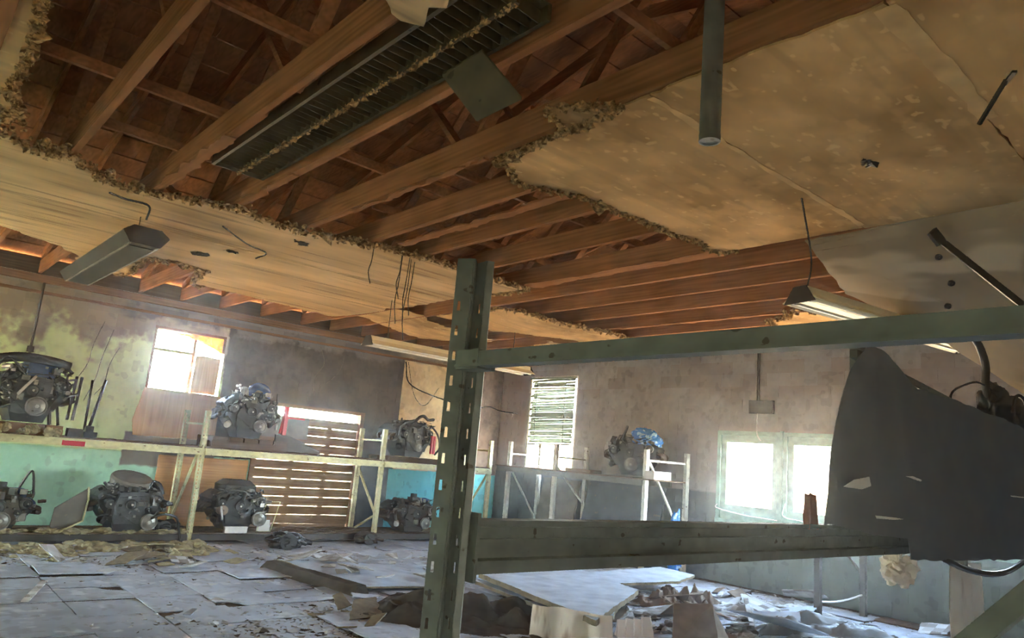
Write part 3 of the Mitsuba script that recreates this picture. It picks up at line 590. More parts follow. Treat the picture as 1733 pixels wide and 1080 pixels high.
k, o, d = strip_light('long cream fluorescent strip hanging level behind the tall green upright', (6.35, 8.55, 2.96), math.radians(0), 2.95)
for e in (.3, 2.6): part(k, 'hanger_chain', cyl(o + d * e + [0, 0, .09], o + d * e + [0, 0, .66], 0.005, 5), 'dark_metal')

px = thing('hanging_pipe', 'grey round pipe ending in mid air beside the edge of the big tan ceiling sheet', 'pipe')
part(px, 'pipe', tube([(2.62, 1.78, 3.08), (2.62, 1.78, 5.0)], 0.047, 24), 'pipe_grey', 40)
part(px, 'collar', lathe([(-0.004, 0.040), (-0.004, 0.0485), (0.03, 0.0485), (0.03, 0.046)], (2.62, 1.78, 3.08), (0, 0, 1)), 'pipe_grey', 40)
hb = thing('hanging_bracket', 'short dark rod hanging at a slant from the ceiling seam at far right', 'bracket')
part(hb, 'rod', bar((3.82, .93, ZC - .02), (3.92, 1.08, ZC - .17), 0.016, 0.016), 'dark_metal')
part(hb, 'hook', bar((3.76, .88, ZC - .02), (3.86, .95, ZC - .02), 0.02, 0.016), 'dark_metal')

lv = thing('louvre_tray', 'long dark ribbed tray with a fuzzy centre ridge lying between two ceiling joists', 'louvre')
lx0, lx1, ly0, ly1, lz = 1.70, 2.10, 2.35, 5.72, 3.70
part(lv, 'back', box(lx0, lx1, ly0, ly1, lz + .05, lz + .06), 'ribbed_metal')
for x in (lx0, lx1): part(lv, 'side_rail', box(x - .012, x + .012, ly0, ly1, lz - .03, lz + .06), 'ribbed_metal')
part(lv, 'end_rail', box(lx0, lx1, ly1 - .012, ly1, lz - .03, lz + .06), 'ribbed_metal')
for k in range(46):
    y = ly0 + 0.05 + k * 0.072; sk = rng.normal(0, .006)
    for s, (a, b) in enumerate(((lx0 + .012, 1.888), (1.912, lx1 - .012))):
        part(lv, 'rib', bar((a, y + sk, lz + .01), (b, y - sk + .01, lz + .01), 0.006, 0.07), 'ribbed_metal')
part(lv, 'ridge', box(1.888, 1.912, ly0, ly1, lz - .04, lz + .05), 'ribbed_metal')
cs = np.column_stack([rng.normal(1.9, .008, 900), rng.uniform(ly0, ly1, 900), rng.normal(lz - .042, .008, 900)])
part(lv, 'fuzz', shards(cs, 0.005, 77, 1.0), 'insulation', kind='stuff')
fl = hull([(x, y, z + t) for (x, y, z) in ((2.02, 3.10, 3.62), (2.01, 2.74, 3.62), (2.10, 2.50, 3.31), (2.11, 2.86, 3.31)) for t in (0, .012)])
single('hanging_flap', fl, 'ribbed_metal', 'loose rectangular flap hanging down from the ribbed tray between the joists', 'flap')
sc = prism(Polygon(jag([(1.25, 2.35), (1.62, 2.5), (1.66, 2.75), (1.5, 2.78), (1.3, 2.6)], .03, .05, 3)).buffer(0), 0.012, ((0, 0, ZC - .03), (1, 0, 0), (0, 1, 0), (0, 0, 1)))
single('ceiling_scrap', sc, 'ceiling_sheet_striped', 'torn scrap of ceiling board still nailed beside the ribbed tray', 'board')

for k, (x, y, a) in enumerate(((3.90, 6.35, .3), (3.95, 6.42, .1), (4.02, 6.38, -.1), (4.08, 6.45, .2), (4.16, 6.5, 0), (3.6, 6.42, .1))):
    L_ = (.5, .75, .7, .9, .62, .4)[k]
    cable([(x, y, ZC), (x + .03 * a, y + .02, ZC - .4 * L_), (x - .03, y, ZC - .7 * L_), (x + .05 * a, y, ZC - L_)], 0.005, 'thin dark wire dangling from the torn edge of the striped ceiling sheet', 'dark_metal', 5, 'dangling ceiling wires')
cable([(1.25, 6.9, ZC - .06), (1.4, 7.0, ZC - .05), (1.6, 7.02, ZC - .05), (1.62, 7.1, ZC - .16)], 0.01, 'short black cable end poking out of the ceiling above the dark fixture', sides=6)
cable([(2.3, 7.1, ZC - .03), (2.7, 7.5, ZC - .035), (3.0, 7.7, ZC - .03), (2.95, 7.85, ZC - .08)], 0.008, 'thin dark cable lying against the ceiling right of the dark fixture', sides=6)

# ---------------------------------------------------------------- racking
def upright(key, x, y, z0, z1, w, d, face, mat_, pitch, thick=0.003, slot=(0.012, 0.036), label=None):
    """cold-rolled channel with two rows of slots: web towards +face, flanges with slots. face: angle of the slotted direction."""
    co, si = math.cos(face), math.sin(face); ex, ey = np.array([co, si, 0]), np.array([-si, co, 0]); o = np.array([x, y, 0.0]); out = []
    H = z1 - z0
    # slotted front face: two strips with holes, cut out of one plate
    pl = Polygon([(-w / 2, 0), (w / 2, 0), (w / 2, H), (-w / 2, H)])
    holes = []
    for sx in (-1, 1):
        n = int((H - .06) / pitch)
        holes += [Polygon([(sx * w * .28 - slot[0] / 2 + .002 * sx, .04 + i * pitch), (sx * w * .28 + slot[0] / 2, .04 + i * pitch), (sx * w * .28 + slot[0] / 2, .04 + i * pitch + slot[1]), (sx * w * .28 - slot[0] / 2, .04 + i * pitch + slot[1])]) for i in range(n)]
    pl = pl.difference(unary_union(holes))
    out.append(prism(pl, thick, (o + ey * 0 + [0, 0, z0], ex, (0, 0, 1), -ey)))
    for sx in (-1, 1):
        a = o + ex * sx * (w / 2 - thick / 2)
        out.append(bar(a + [0, 0, z0] + ey * d / 2, a + [0, 0, z1] + ey * d / 2, thick, d, ey) if False else hull([a + ex * t + ey * b + [0, 0, z] for t in (-thick / 2, thick / 2) for b in (0, d) for z in (z0, z1)]))
        a = o + ex * sx * (w / 2 - .012) + ey * d
        out.append(hull([a + ex * t + ey * b + [0, 0, z] for t in (-.012, .012) for b in (-thick, 0) for z in (z0, z1)]))
    return part(key, 'upright', merge(out), mat_, label=label)

# the near rack: its frame stands across the foreground
nr = thing('pallet_rack', 'grey-green slotted steel pallet rack in the foreground with a tall upright', 'rack')
def near_upright(x, y, z1, tw):
    # open channel seen from its side: slotted flange, web, slotted flange
    H = z1; out = []; co, si = math.cos(tw), math.sin(tw); e1, e2 = np.array([co, si, 0]), np.array([-si, co, 0])
    o = np.array([x, y, 0.0])
    def plate(p, q, row):
        d = q - p; L = np.linalg.norm(d); d = d / L; nrm = np.cross(d, (0, 0, 1))
        pl = Polygon([(0, 0), (L, 0), (L, H), (0, H)])
        if row:
            pl = pl.difference(unary_union([Polygon([(L * row - .0055, .05 + i * .076), (L * row + .0055, .05 + i * .076), (L * row + .0045, .05 + i * .076 + .030), (L * row - .0045, .05 + i * .076 + .030)]) for i in range(int((H - .08) / .076))]))
        return prism(pl, 0.0028, (p, d, (0, 0, 1), nrm))
    P = [e1 * a + e2 * b for a, b in ((-.053, .004), (-.018, -.006), (-.006, -.010), (-.002, -.004), (.000, .050), (.036, .004), (.053, .006))]
    for i, row in enumerate((.42, 0, 0, 0, .68, 0)): out.append(plate(o + P[i], o + P[i + 1], row))
    out.append(plate(o + P[0] + e2 * .05 + e1 * .004, o + P[0], 0)); out.append(plate(o + P[6], o + P[6] + e2 * .03, 0))
    return merge(out)
TW = -math.radians(41.8)
part(nr, 'upright', near_upright(1.32, 1.72, 2.19, TW), 'rack_green')
part(nr, 'upright', near_upright(1.32, 0.10, 2.19, TW), 'rack_green')
part(nr, 'upright', near_upright(6.22, 1.92, 2.2, TW), 'rack_green')
part(nr, 'post', box(3.99, 4.05, 1.70, 1.76, 1.415, 2.385), 'rack_green')
for x, y in ((1.32, 1.72), (1.32, .10), (6.22, 1.92)): part(nr, 'foot_plate', box(x - .07, x + .07, y - .06, y + .09, 0, .006), 'rack_green')
part(nr, 'frame_bar', merge([box(1.27, 1.31, 0.12, 1.70, 1.848, 1.892), box(1.262, 1.27, 0.12, 1.70, 1.848, 1.856)]), 'rack_green')
part(nr, 'bar_bracket', box(1.268, 1.335, 1.60, 1.70, 1.842, 1.898), 'rack_green')
part(nr, 'brace', bar((1.29, .14, 1.66), (1.29, 1.64, .06), 0.03, 0.045, (1, 0, 0)), 'rack_green')
part(nr, 'brace', bar((1.29, .14, .06), (1.29, 1.66, .04), 0.03, 0.045, (1, 0, 0)), 'rack_green')
def step_beam(key, x0, x1, y, z0, z1, mat_):
    H = z1 - z0
    sec = Polygon([(0, 0), (-.012, 0), (-.012, H * .24), (0.010, H * .27), (0.010, H * .62), (-.006, H * .66), (-.006, H * .86), (-.014, H * .89), (-.014, H), (.045, H), (.045, 0)])
    part(key, 'beam', prism(sec, x1 - x0, ((x0, y, z0), (0, 1, 0), (0, 0, 1), (1, 0, 0))), mat_)
    for xx in (x0, x1 - .004): part(key, 'beam_connector', box(xx - .004, xx + .008, y - .03, y + .05, z0 - .02, z1 + .02), mat_)
step_beam(nr, 1.385, 6.9, 1.70, 1.265, 1.418, 'rack_green')
part(nr, 'beam', bar((3.90, 1.70, 2.31), (6.7, 1.72, 2.13), 0.04, 0.045), 'rack_green')

# the two racks along the walls
wr = thing('pallet_rack', 'cream painted steel pallet rack holding engines along the left wall', 'rack')
def wall_frame(key, p, q, zt, mat_, pitch=.05, braces=((0.1, 1.0), (1.0, 1.75)), bar_z=1.72):
    p, q = np.array(p, float), np.array(q, float); d = (q - p) / np.linalg.norm(q - p); ang = math.atan2(-d[0], d[1])
    for c in (p, q): upright(key, c[0], c[1], 0.0, zt, .075, .06, ang, mat_, pitch, slot=(.014, .026))
    P3, Q3 = np.append(p + d * .05, 0), np.append(q, 0)
    for za, zb in braces: part(key, 'brace', bar(P3 + [0, 0, zb], Q3 + [0, 0, za], .025, .038, (d[1], -d[0], 0)), mat_)
    part(key, 'tie', bar(P3 + [0, 0, bar_z], Q3 + [0, 0, bar_z], .022, .03), mat_)
LX = [0.85, 3.88, 6.98, 9.45]
for x, br in zip(LX, (((.2, 1.4),), ((.25, 1.5),), ((.1, .45), (1.2, .45)), ((.3, 1.3),))):
    wall_frame(wr, (x, 11.2), (x - .04 if x < 5 else x, 12.0), 1.92, 'rack_cream', braces=br)
for a, b in zip(LX[:-1], LX[1:]):
    for y in (11.17, 11.97):
        part(wr, 'beam', prism(Polygon([(0, 0), (.045, 0), (.045, .10), (.02, .10), (.02, .075), (0, .075)]), b - a - .07, ((a + .035, y, 1.27), (0, 1, 0), (0, 0, 1), (1, 0, 0))), 'rack_cream')
        part(wr, 'beam', prism(Polygon([(0, 0), (.045, 0), (.045, .085), (0, .085)]), b - a - .07, ((a + .035, y, .05), (0, 1, 0), (0, 0, 1), (1, 0, 0))), 'dark_metal')
    n = int((b - a) / .5); wd = (b - a - .02) / n
    for k in range(n):
        for j, (ya, yb) in enumerate(((11.19, 11.38), (11.40, 11.60), (11.62, 11.80), (11.82, 12.0))):
            if j and k % 2: continue
            xx = a + .01 + k * wd; x2 = xx + wd * (1 if j == 0 else 2) - .008
            part(wr, 'deck_board', box(xx, min(x2, b), ya, yb, 1.37, 1.387 + .004 * rng.random()), 'dark_plank')
    for j, (ya, yb) in enumerate(((11.2, 11.42), (11.46, 11.68), (11.72, 11.98))): part(wr, 'deck_board', box(a + .03, b - .03, ya, yb, .136, .155), 'dark_plank')
for x in (8.1,): part(wr, 'beam_label', box(x, x + .24, 11.163, 11.17, 1.275, 1.335), 'red_paint' if x < 5 else 'label_white', label='red patch painted on the front beam' if x < 5 else 'pale patch on the front beam')
part(wr, 'beam_label', box(2.05, 2.32, 11.163, 11.17, 1.275, 1.34), 'red_paint', label='red patch painted on the front beam')

rr_ = thing('pallet_rack', 'white steel pallet rack along the right wall below the blind', 'rack')
for y, br in ((10.7, ((.5, 1.45),)), (9.45, ((.9, 1.55),)), (7.42, ((.55, 1.80),))):
    wall_frame(rr_, (9.47, y), (10.28, y - (.2 if y < 8 else 0)), 1.93, 'rack_white', braces=br, bar_z=1.76 if y < 8 else 1.7)
for x in (9.44, 10.2): part(rr_, 'beam', box(x, x + .045, 7.45, 11.0, 1.36, 1.45), 'rack_green')
for k in range(5):
    part(rr_, 'deck_board', box(9.44 + k * .17, 9.44 + k * .17 + .16, 7.2, 11.05, 1.45, 1.47), 'dark_plank')
single('sheet_panel', hull([(x, y, z) for y in (7.6, 9.32) for (x, z) in ((9.95, .02), (9.975, .02), (10.32, 1.34), (10.345, 1.34))]), 'slate_panel', 'dull grey-blue sheet panel leaning against the wall under the right-hand rack', 'panel')
single('sheet_panel', hull([(x, y, z) for y in (9.56, 10.55) for (x, z) in ((10.05, .02), (10.075, .02), (10.32, 1.30), (10.345, 1.30))]), 'panel_grey', 'dark panel leaning against the wall below the blind', 'panel')

# ---------------------------------------------------------------- engines
def engine(label, pos, w, h, d, rot, seed, body='iron_dark', accent='engine_grey', cover='engine_grey', top=None, legs=False, pulley=(0.02, .2, .11), hoses=5, clutter=70):
    r = np.random.default_rng(seed); k = thing('engine', label, 'engine', None)
    pos = np.asarray(pos, float)
    def P(m): m = rotz((np.asarray(m[0], float), m[1]), rot); return m[0] + pos, m[1]
    def ad(name, m, mt, sm=False, lab=None): return part(k, name, P(m), mt, sm, label=lab)
    f = -d / 2
    z0 = .10 * h if not legs else .16 * h
    # sump, block, heads
    ad('oil_pan', hull([(x, y, z) for (x, y, z) in [(s * w * .17, q * d * .40, z0 * .1) for s in (-1, 1) for q in (-1, .5)] + [(s * w * .24, q * d * .46, h * .26) for s in (-1, 1) for q in (-1, 1)]]), body)
    blk = Polygon([(-w * .25, h * .2), (w * .25, h * .2), (w * .37, h * .42), (w * .40, h * .56), (w * .16, h * .68), (-w * .16, h * .68), (-w * .40, h * .56), (-w * .37, h * .42)])
    ad('block', prism(blk, d * .88, ((0, d * .44, 0), (1, 0, 0), (0, 0, 1), (0, -1, 0))), body)
    for s in (-1, 1):
        o = np.array([s * w * .27, d * .42, h * .56]); ex = np.array([math.cos(.62) * s, 0, -math.sin(.62)]); ez = np.array([math.sin(.62) * s, 0, math.cos(.62)])
        ad('cylinder_head', prism(Polygon([(-w * .13, -h * .02), (w * .13, -h * .02), (w * .13, h * .10), (-w * .13, h * .10)]), d * .82, (o, ex, ez, (0, -1, 0))), accent)
        vc = Polygon([(-w * .11, h * .10), (w * .11, h * .10), (w * .10, h * .17), (w * .06, h * .19), (-w * .06, h * .19), (-w * .10, h * .17)])
        vk = ad('valve_cover', prism(vc, d * .78, (o + [0, -.02 * d, 0], ex, ez, (0, -1, 0))), cover, 30)
        fc = o + ez * h * .19 + [0, -d * (.2 if s > 0 else .55), 0]; part(vk, 'filler_cap', P(cyl(fc, fc + ez * .035, .026, 12)), 'black_rubber', 40)
        ad('exhaust_manifold', merge([tube(spline([(s * w * .40, f + d * (.18 + .2 * i), h * .52), (s * w * .47, f + d * (.2 + .2 * i), h * .47), (s * w * .47, f + d * (.35 + .12 * i), h * .38)], 4), .028, 8) for i in range(4)] + [tube([(s * w * .47, f + d * .2, h * .40), (s * w * .46, f + d * .85, h * .34)], .035, 10)]), 'iron_rust', 40)
    ad('intake_manifold', merge([box(-w * .12, w * .12, f + d * .14, f + d * .82, h * .68, h * .80)] + [tube(spline([(s * w * .10, f + d * (.2 + .17 * i), h * .79), (s * w * .19, f + d * (.2 + .17 * i), h * .83), (s * w * .24, f + d * (.2 + .17 * i), h * .70)], 4), .026, 8) for s in (-1, 1) for i in range(4)]), accent, 40)
    tc = Polygon(jag([(-w * .2, h * .15), (w * .2, h * .15), (w * .24, h * .4), (w * .18, h * .70), (-w * .18, h * .70), (-w * .24, h * .4)], .012, .08, seed)).buffer(0)
    ad('timing_cover', prism(tc, .05, ((0, f + d * .05, 0), (1, 0, 0), (0, 0, 1), (0, -1, 0))), accent)
    # accessories on the front
    px_, pz, pr_ = pulley
    def pul(x, z, rad, y=f - .06, wd=.035, mt='engine_grey', name='pulley'):
        pk = ad(name, lathe([(0, .01), (0, rad * .3), (-.004, rad * .35), (.012, rad * .8), (0, rad * .88), (0, rad), (wd * .3, rad), (wd * .4, rad * .93), (wd * .6, rad * .93), (wd * .7, rad), (wd, rad), (wd, .01)], (x, y, z), (0, 1, 0), 28), mt, 30)
        part(pk, 'hub_bolt', P(cyl((x, y - .014, z), (x, y + .01, z), rad * .2, 6)), 'steel_bright')
    pul(px_ * w, pz * h + z0 * .4, pr_, f - .10, .05, 'aluminium', 'crank_pulley')
    acc = [(-.02, .50, .075), (.27 + .04 * r.random(), .60, .05), (-.29, .50 + .1 * r.random(), .06), (.20, .40, .04)]
    for x, z, q in acc: pul(x * w, z * h, q)
    from_ = [(px_ * w, pz * h + z0 * .4, pr_), (.28 * w, .60 * h, .05), (-.29 * w, .53 * h, .06)]
    hl = MultiPoint([(x + q * math.cos(t), z + q * math.sin(t)) for x, z, q in from_ for t in np.linspace(0, 6.28, 20)]).convex_hull
    ad('belt', prism(hl.buffer(.004).difference(hl), .018, ((0, f - .055, 0), (1, 0, 0), (0, 0, 1), (0, 1, 0))), 'black_rubber')
    for (x, z, nm) in ((.28, .60, 'alternator'), (-.29, .53, 'pump')):
        ad(nm, lathe([(0, .02), (0, .05), (.02, .065), (.03, .07), (.05, .066), (.07, .07), (.09, .066), (.11, .07), (.13, .06), (.15, .03), (.15, .01)], (x * w, f - .03, z * h), (0, 1, 0), 20), 'aluminium' if nm == 'alternator' else body, 30)
    ad('oil_filter', lathe([(0, .01), (.004, .045), (.1, .048), (.11, .03), (.11, .01)], (-.30 * w, f + d * .2, h * .26), (-.5, -.7, -.3), 20), 'label_white' if seed % 3 == 0 else body, 30)
    for x, z in zip(r.uniform(-.38, .38, 9) * w, r.uniform(.3, .75, 9) * h): ad('bracket', bar((x, f - .02, z), (x + r.normal(0, .1) * w, f + .02 + r.random() * .1, z + r.normal(0, .12) * h), .02 + .03 * r.random(), .012 + .02 * r.random()), accent)
    m = []
    for _ in range(clutter):
        x, y, z = r.uniform(-.42, .42) * w, f + r.uniform(-.07, .25) * d, r.uniform(.28, .86) * h
        if z > .7 * h and abs(x) > .36 * w: continue
        s = .012 + .03 * r.random() ** 2
        if r.random() < .5: m.append(rotz(box(x - s, x + s * r.uniform(.4, 1.6), y - s, y + s, z - s * r.uniform(.4, 1.5), z + s), r.uniform(-.7, .7), (x, y, z)))
        else:
            q = r.normal(size=3); q /= np.linalg.norm(q); m.append(cyl((x, y, z), np.array((x, y, z)) + q * s * 3, s * .7, 8))
    part(k, 'fittings', P(merge(m[::2])), accent, kind='stuff'); part(k, 'bolts_and_sensors', P(merge(m[1::2])), 'aluminium', kind='stuff')
    for _ in range(hoses):
        a = np.array([r.uniform(-.4, .4) * w, f + r.uniform(-.05, .4) * d, r.uniform(.4, .8) * h]); b = np.array([r.uniform(-.45, .45) * w, f + r.uniform(-.1, .4) * d, r.uniform(.3, .9) * h])
        mid = (a + b) / 2 + [r.normal(0, .06), -.10 * d * r.random(), r.normal(.06, .07)]
        ad('hose', tube(spline([a, mid, b], 7), .010 + .014 * r.random(), 8), 'black_rubber', 40)
    ad('wiring_harness', merge([tube(spline([(r.uniform(-.4, .4) * w, f + r.uniform(-.05, .5) * d, r.uniform(.5, .9) * h) for _ in range(4)], 5), .004 + .003 * r.random(), 5) for _ in range(9)]), 'black_rubber', 40)
    if legs:
        for s in (-1, 1):
            for q in (-.7, .6): ad('leg', bar((s * w * .30, q * d * .4, h * .38), (s * w * .36, q * d * .45, 0), .045, .03), body)
    for nm, m, mt, sm, lab in (top(w, h, d, f, r) if top else ()): ad(nm, m, mt, sm, lab)
    return k
def top_plenum(w, h, d, f, r):
    return [('intake_plenum', hull([(x, y, z) for x in (-.10 * w, .20 * w) for y in (f + d * .05, f + d * .7) for z in (h * .72, h * .92)] + [(x, y, h * .98) for x in (-.05 * w, .16 * w) for y in (f + d * .1, f + d * .6)]), 'engine_blue', False, 'blue painted intake plenum'),
            ('crossover_pipe', tube(spline([(-.5 * w, f + .1, h * .90), (-.2 * w, f + .04, h * .99), (.12 * w, f + .02, h * .98), (.34 * w, f + .03, h * .93)]), .062, 14), 'black_rubber', 40, 'thick black crossover pipe'),
            ('guard_bar', bar((-.18 * w, f - .08, h * .42), (-.02 * w, f - .06, h * .72), .03, .03), 'steel_bright', False, 'bright metal bar'),
            ('rod', merge([bar((x, f + .1, h * .1), (x + .02, f + .1, h * .80), .03, .03) for x in (.44 * w, .50 * w)]), 'iron_dark', False, None)]
def top_cleaner(w, h, d, f, r):
    return [('air_cleaner', lathe([(0, .02), (0, .24), (.02, .27), (.10, .28), (.13, .26), (.14, .18), (.16, .12), (.16, .01)], (0.02, -.02, h * .80), (.06, -.30, .95), 36), 'panel_grey', 30, 'round grey air cleaner lid'),
            ('air_duct', tube(spline([(.2, -.05, h * .86), (.36, -.1, h * .84), (.44, -.1, h * .66)]), .05, 12), 'black_rubber', 40, None)]
def top_housing(w, h, d, f, r):
    return [('air_box', hull([(x, y, z) for x in (-.24 * w, .22 * w) for y in (f + .06, f + d * .8) for z in (h * .74, h * .90)] + [(x, y, h * 1.0) for x in (-.16 * w, .14 * w) for y in (f + .12, f + d * .7)]), 'black_rubber', False, None),
            ('air_box_rib', merge([box(-.22 * w, .2 * w, f + .05, f + .07, h * (.78 + .04 * i), h * (.795 + .04 * i)) for i in range(3)]), 'iron_dark', False, None),
            ('filter', lathe([(0, .01), (0, .07), (.16, .07), (.16, .01)], (-.28 * w, f - .1, h * .42), (0, 1, 0), 20), 'cardboard', 30, 'tan canister'),
            ('spout', bar((-.33 * w, f - .12, h * .5), (-.29 * w, f - .12, h * .25), .025, .02), 'label_white', False, 'white spout'), ('tag', box(.26 * w, .32 * w, f - .1, f - .095, h * .50, h * .58), 'label_white', False, 'white tag')]
def top_stack(w, h, d, f, r):
    return [('turbo', lathe([(0, .02), (0, .09), (.05, .11), (.1, .09), (.12, .04)], (-.22 * w, f + .08, h * .84), (1, -.2, 0), 22), 'aluminium', 30, None),
            ('intake_pipe', tube(spline([(-.1 * w, f + .1, h * .84), (.02 * w, f + .06, h * .99), (.18 * w, f + .1, h * .95), (.24 * w, f + .2, h * .8)]), .06, 14), 'engine_blue', 40, 'blue intake pipe'),
            ('fittings', merge([box(x, x + .03, f + y, f + y + .03, h * z, h * z + .03) for x, y, z in zip(r.uniform(-.32, .0, 40) * w, r.uniform(-.02, .25, 40), r.uniform(.66, .98, 40))]), 'steel_bright', False, 'bright metal fittings')]
def top_arm(w, h, d, f, r):
    return [('tall_hose', tube(spline([(-.1 * w, f + .05, h * .75), (.0, f, h * .95), (.1 * w, f - .02, h * 1.0), (.22 * w, f, h * .93), (.36 * w, f, h * .95)]), .028, 10), 'black_rubber', 40, None),
            ('looped_hose', tube(spline([(.30 * w, f, h * .8), (.46 * w, f - .03, h * .6), (.54 * w, f - .03, h * .3), (.46 * w, f, h * .1)]), .018, 8), 'black_rubber', 40, None),
            ('side_lever', tube(spline([(-.55 * w, f, h * .35), (-.42 * w, f, h * .45), (-.36 * w, f, h * .75), (-.1 * w, f, h * .88)]), .02, 8), 'black_rubber', 40, None),
            ('red_clamp', merge([box(.28 * w + i * .06, .28 * w + i * .06 + .04, f - .1, f - .06, h * .12, h * .55) for i in range(2)]), 'red_paint', False, 'two red clamps')]
def top_blue(w, h, d, f, r):
    return [('cover_wrap', lump((.16 * w, -.04, h * .80), .27, 5, 3, .25, 2.5, (1.0, .9, .72)), 'blue_bag', 40, 'crumpled blue plastic wrap'), ('lever', bar((-.2 * w, f + .1, h * .75), (-.10 * w, f + .05, h * 1.08), .03, .03), 'iron_dark', False, None)]
def top_loose(w, h, d, f, r):
    return [('carburettor', merge([box(-.08, .08, f + .08, f + .24, h * .78, h * .92), lathe([(0, .01), (0, .06), (.06, .06), (.06, .01)], (0, f + .16, h * .92), (0, 0, 1), 16)]), 'iron_dark', False, None),
            ('blue_cap', lump((.18 * w, f + .1, h * .86), .06, 8, 2, .2, 3, (1.6, 1, .6)), 'engine_blue', 40, 'blue cap')]
SZ = 1.39
engine('large engine with a blue plenum on the shelf at far left', (1.60, 11.55, SZ + .13), 1.06, .84, .7, .08, 101, accent='engine_grey', cover='iron_dark', top=top_plenum, legs=True, pulley=(.04, .20, .125), hoses=8, clutter=110)
engine('dark engine with bright fittings on the shelf left of the boarded doorway', (4.58, 11.55, SZ + .17), .98, .82, .7, -.1, 102, accent='iron_dark', cover='iron_dark', top=top_stack, pulley=(.12, .2, .10), hoses=7, clutter=100)
engine('black engine with red clamps and looping hoses on the shelf left of the tall upright', (7.62, 11.55, SZ + .08), 1.02, .76, .66, .1, 103, accent='black_rubber', cover='iron_dark', top=top_arm, pulley=(.0, .2, .07), hoses=8, clutter=40)
engine('engine topped with crumpled blue plastic on the right-hand rack', (9.86, 7.92, 1.50), 1.02, .74, .6, -1.15, 104, accent='iron_dark', cover='iron_dark', top=top_blue, hoses=5, clutter=60)
engine('greasy dark engine low at the left edge under the blue-topped engine', (1.50, 11.5, .17), .98, .58, .66, .05, 105, accent='iron_rust', cover='engine_blue', top=top_loose, hoses=6, clutter=80)
engine('grey engine with a round air cleaner on the floor deck below the green wall', (3.02, 11.48, .16), 1.02, .76, .66, .05, 106, accent='engine_grey', cover='engine_grey', top=top_cleaner, pulley=(.22, .16, .11), hoses=6, clutter=110)
engine('black engine with a boxy air filter low beside the boarded doorway', (4.56, 11.5, .18), 1.02, .74, .66, .0, 107, accent='iron_dark', cover='iron_dark', top=top_housing, pulley=(.28, .22, .11), hoses=7, clutter=70)
engine('brown rusty engine low before the blue-green wall left of the tall upright', (7.80, 11.5, .16), 1.08, .66, .66, .0, 108, body='iron_rust', accent='iron_rust', cover='iron_dark', top=top_loose, pulley=(.14, .22, .10), hoses=6, clutter=110)

# ---------------------------------------------------------------- what stands and lies on the shelves
def slab(poly_xz, y, th, mat_, name, label, cat, group=None):
    return single(name, prism(Polygon(poly_xz).buffer(0), th, ((0, y + th, 0), (1, 0, 0), (0, 0, 1), (0, -1, 0))), mat_, label, cat, group=group)
for k, (x0, x1, y, z, mt, lb) in enumerate(((1.0, 2.05, 11.24, 1.392, 'plank_wood', 'thick pale timber skid under the blue-topped engine'), (4.0, 5.2, 11.24, 1.392, 'dark_plank', 'dark timber skid under the engine left of the boarded doorway'), (7.1, 8.2, 11.24, 1.392, 'dark_plank', 'low dark skid under the black engine with red clamps'))):
    sk = thing('skid', lb, 'skid'); hh = (.125, .165, .075)[k]
    for j in range(3): part(sk, 'runner', box(x0, x1, y + j * .28, y + j * .28 + .09, z, z + hh * .6), mt)
    for j in range(5): part(sk, 'board', box(x0 + (x1 - x0) * j / 5 + .01, x0 + (x1 - x0) * (j + 1) / 5 - .01, y - .01, y + .68, z + hh * .6, z + hh), mt)
part('skid', 'insulation', merge([lump((1.1 + .9 * rng.random(), 11.22 + rng.normal(0, .02), 1.40 + .06 * rng.random()), .03 + .03 * rng.random(), 200 + k, 2, .45, 4.0) for k in range(16)]), 'debris_tan', kind='stuff')
single('carton', box(2.10, 2.28, 11.2, 11.36, 1.392, 1.50), 'iron_rust', 'small reddish-brown carton on the shelf edge beside the two rods', 'box')
rk = thing('axle_stand', 'dark cast stand on the shelf with two thin upright rods', 'stand')
part(rk, 'base', merge([box(2.30, 2.46, 11.24, 11.40, 1.392, 1.47), box(2.32, 2.41, 11.26, 11.38, 1.47, 1.55)]), 'iron_dark')
part(rk, 'rod', bar((2.36, 11.34, 1.5), (2.50, 11.5, 2.20), .03, .03), 'iron_dark'); part(rk, 'rod', bar((2.33, 11.42, 1.40), (2.35, 11.6, 2.18), .03, .025), 'iron_dark')
slab([(5.12, 1.40), (5.10, 1.66), (5.25, 1.68), (5.5, 1.60), (5.9, 1.45), (5.92, 1.40)], 11.5, .05, 'dark_metal', 'engine_cover', 'dark curved metal cover lying on the shelf before the boarded doorway', 'cover')
single('red_jack', merge([box(5.14, 5.20, 11.35, 11.41, 1.66, 2.12), bar((5.10, 11.38, 1.68), (5.16, 11.38, 2.10), .03, .03), box(5.20, 5.50, 11.37, 11.40, 1.93, 1.955)]), 'red_paint', 'red metal bar standing against the engine left of the boarded doorway', 'bar')
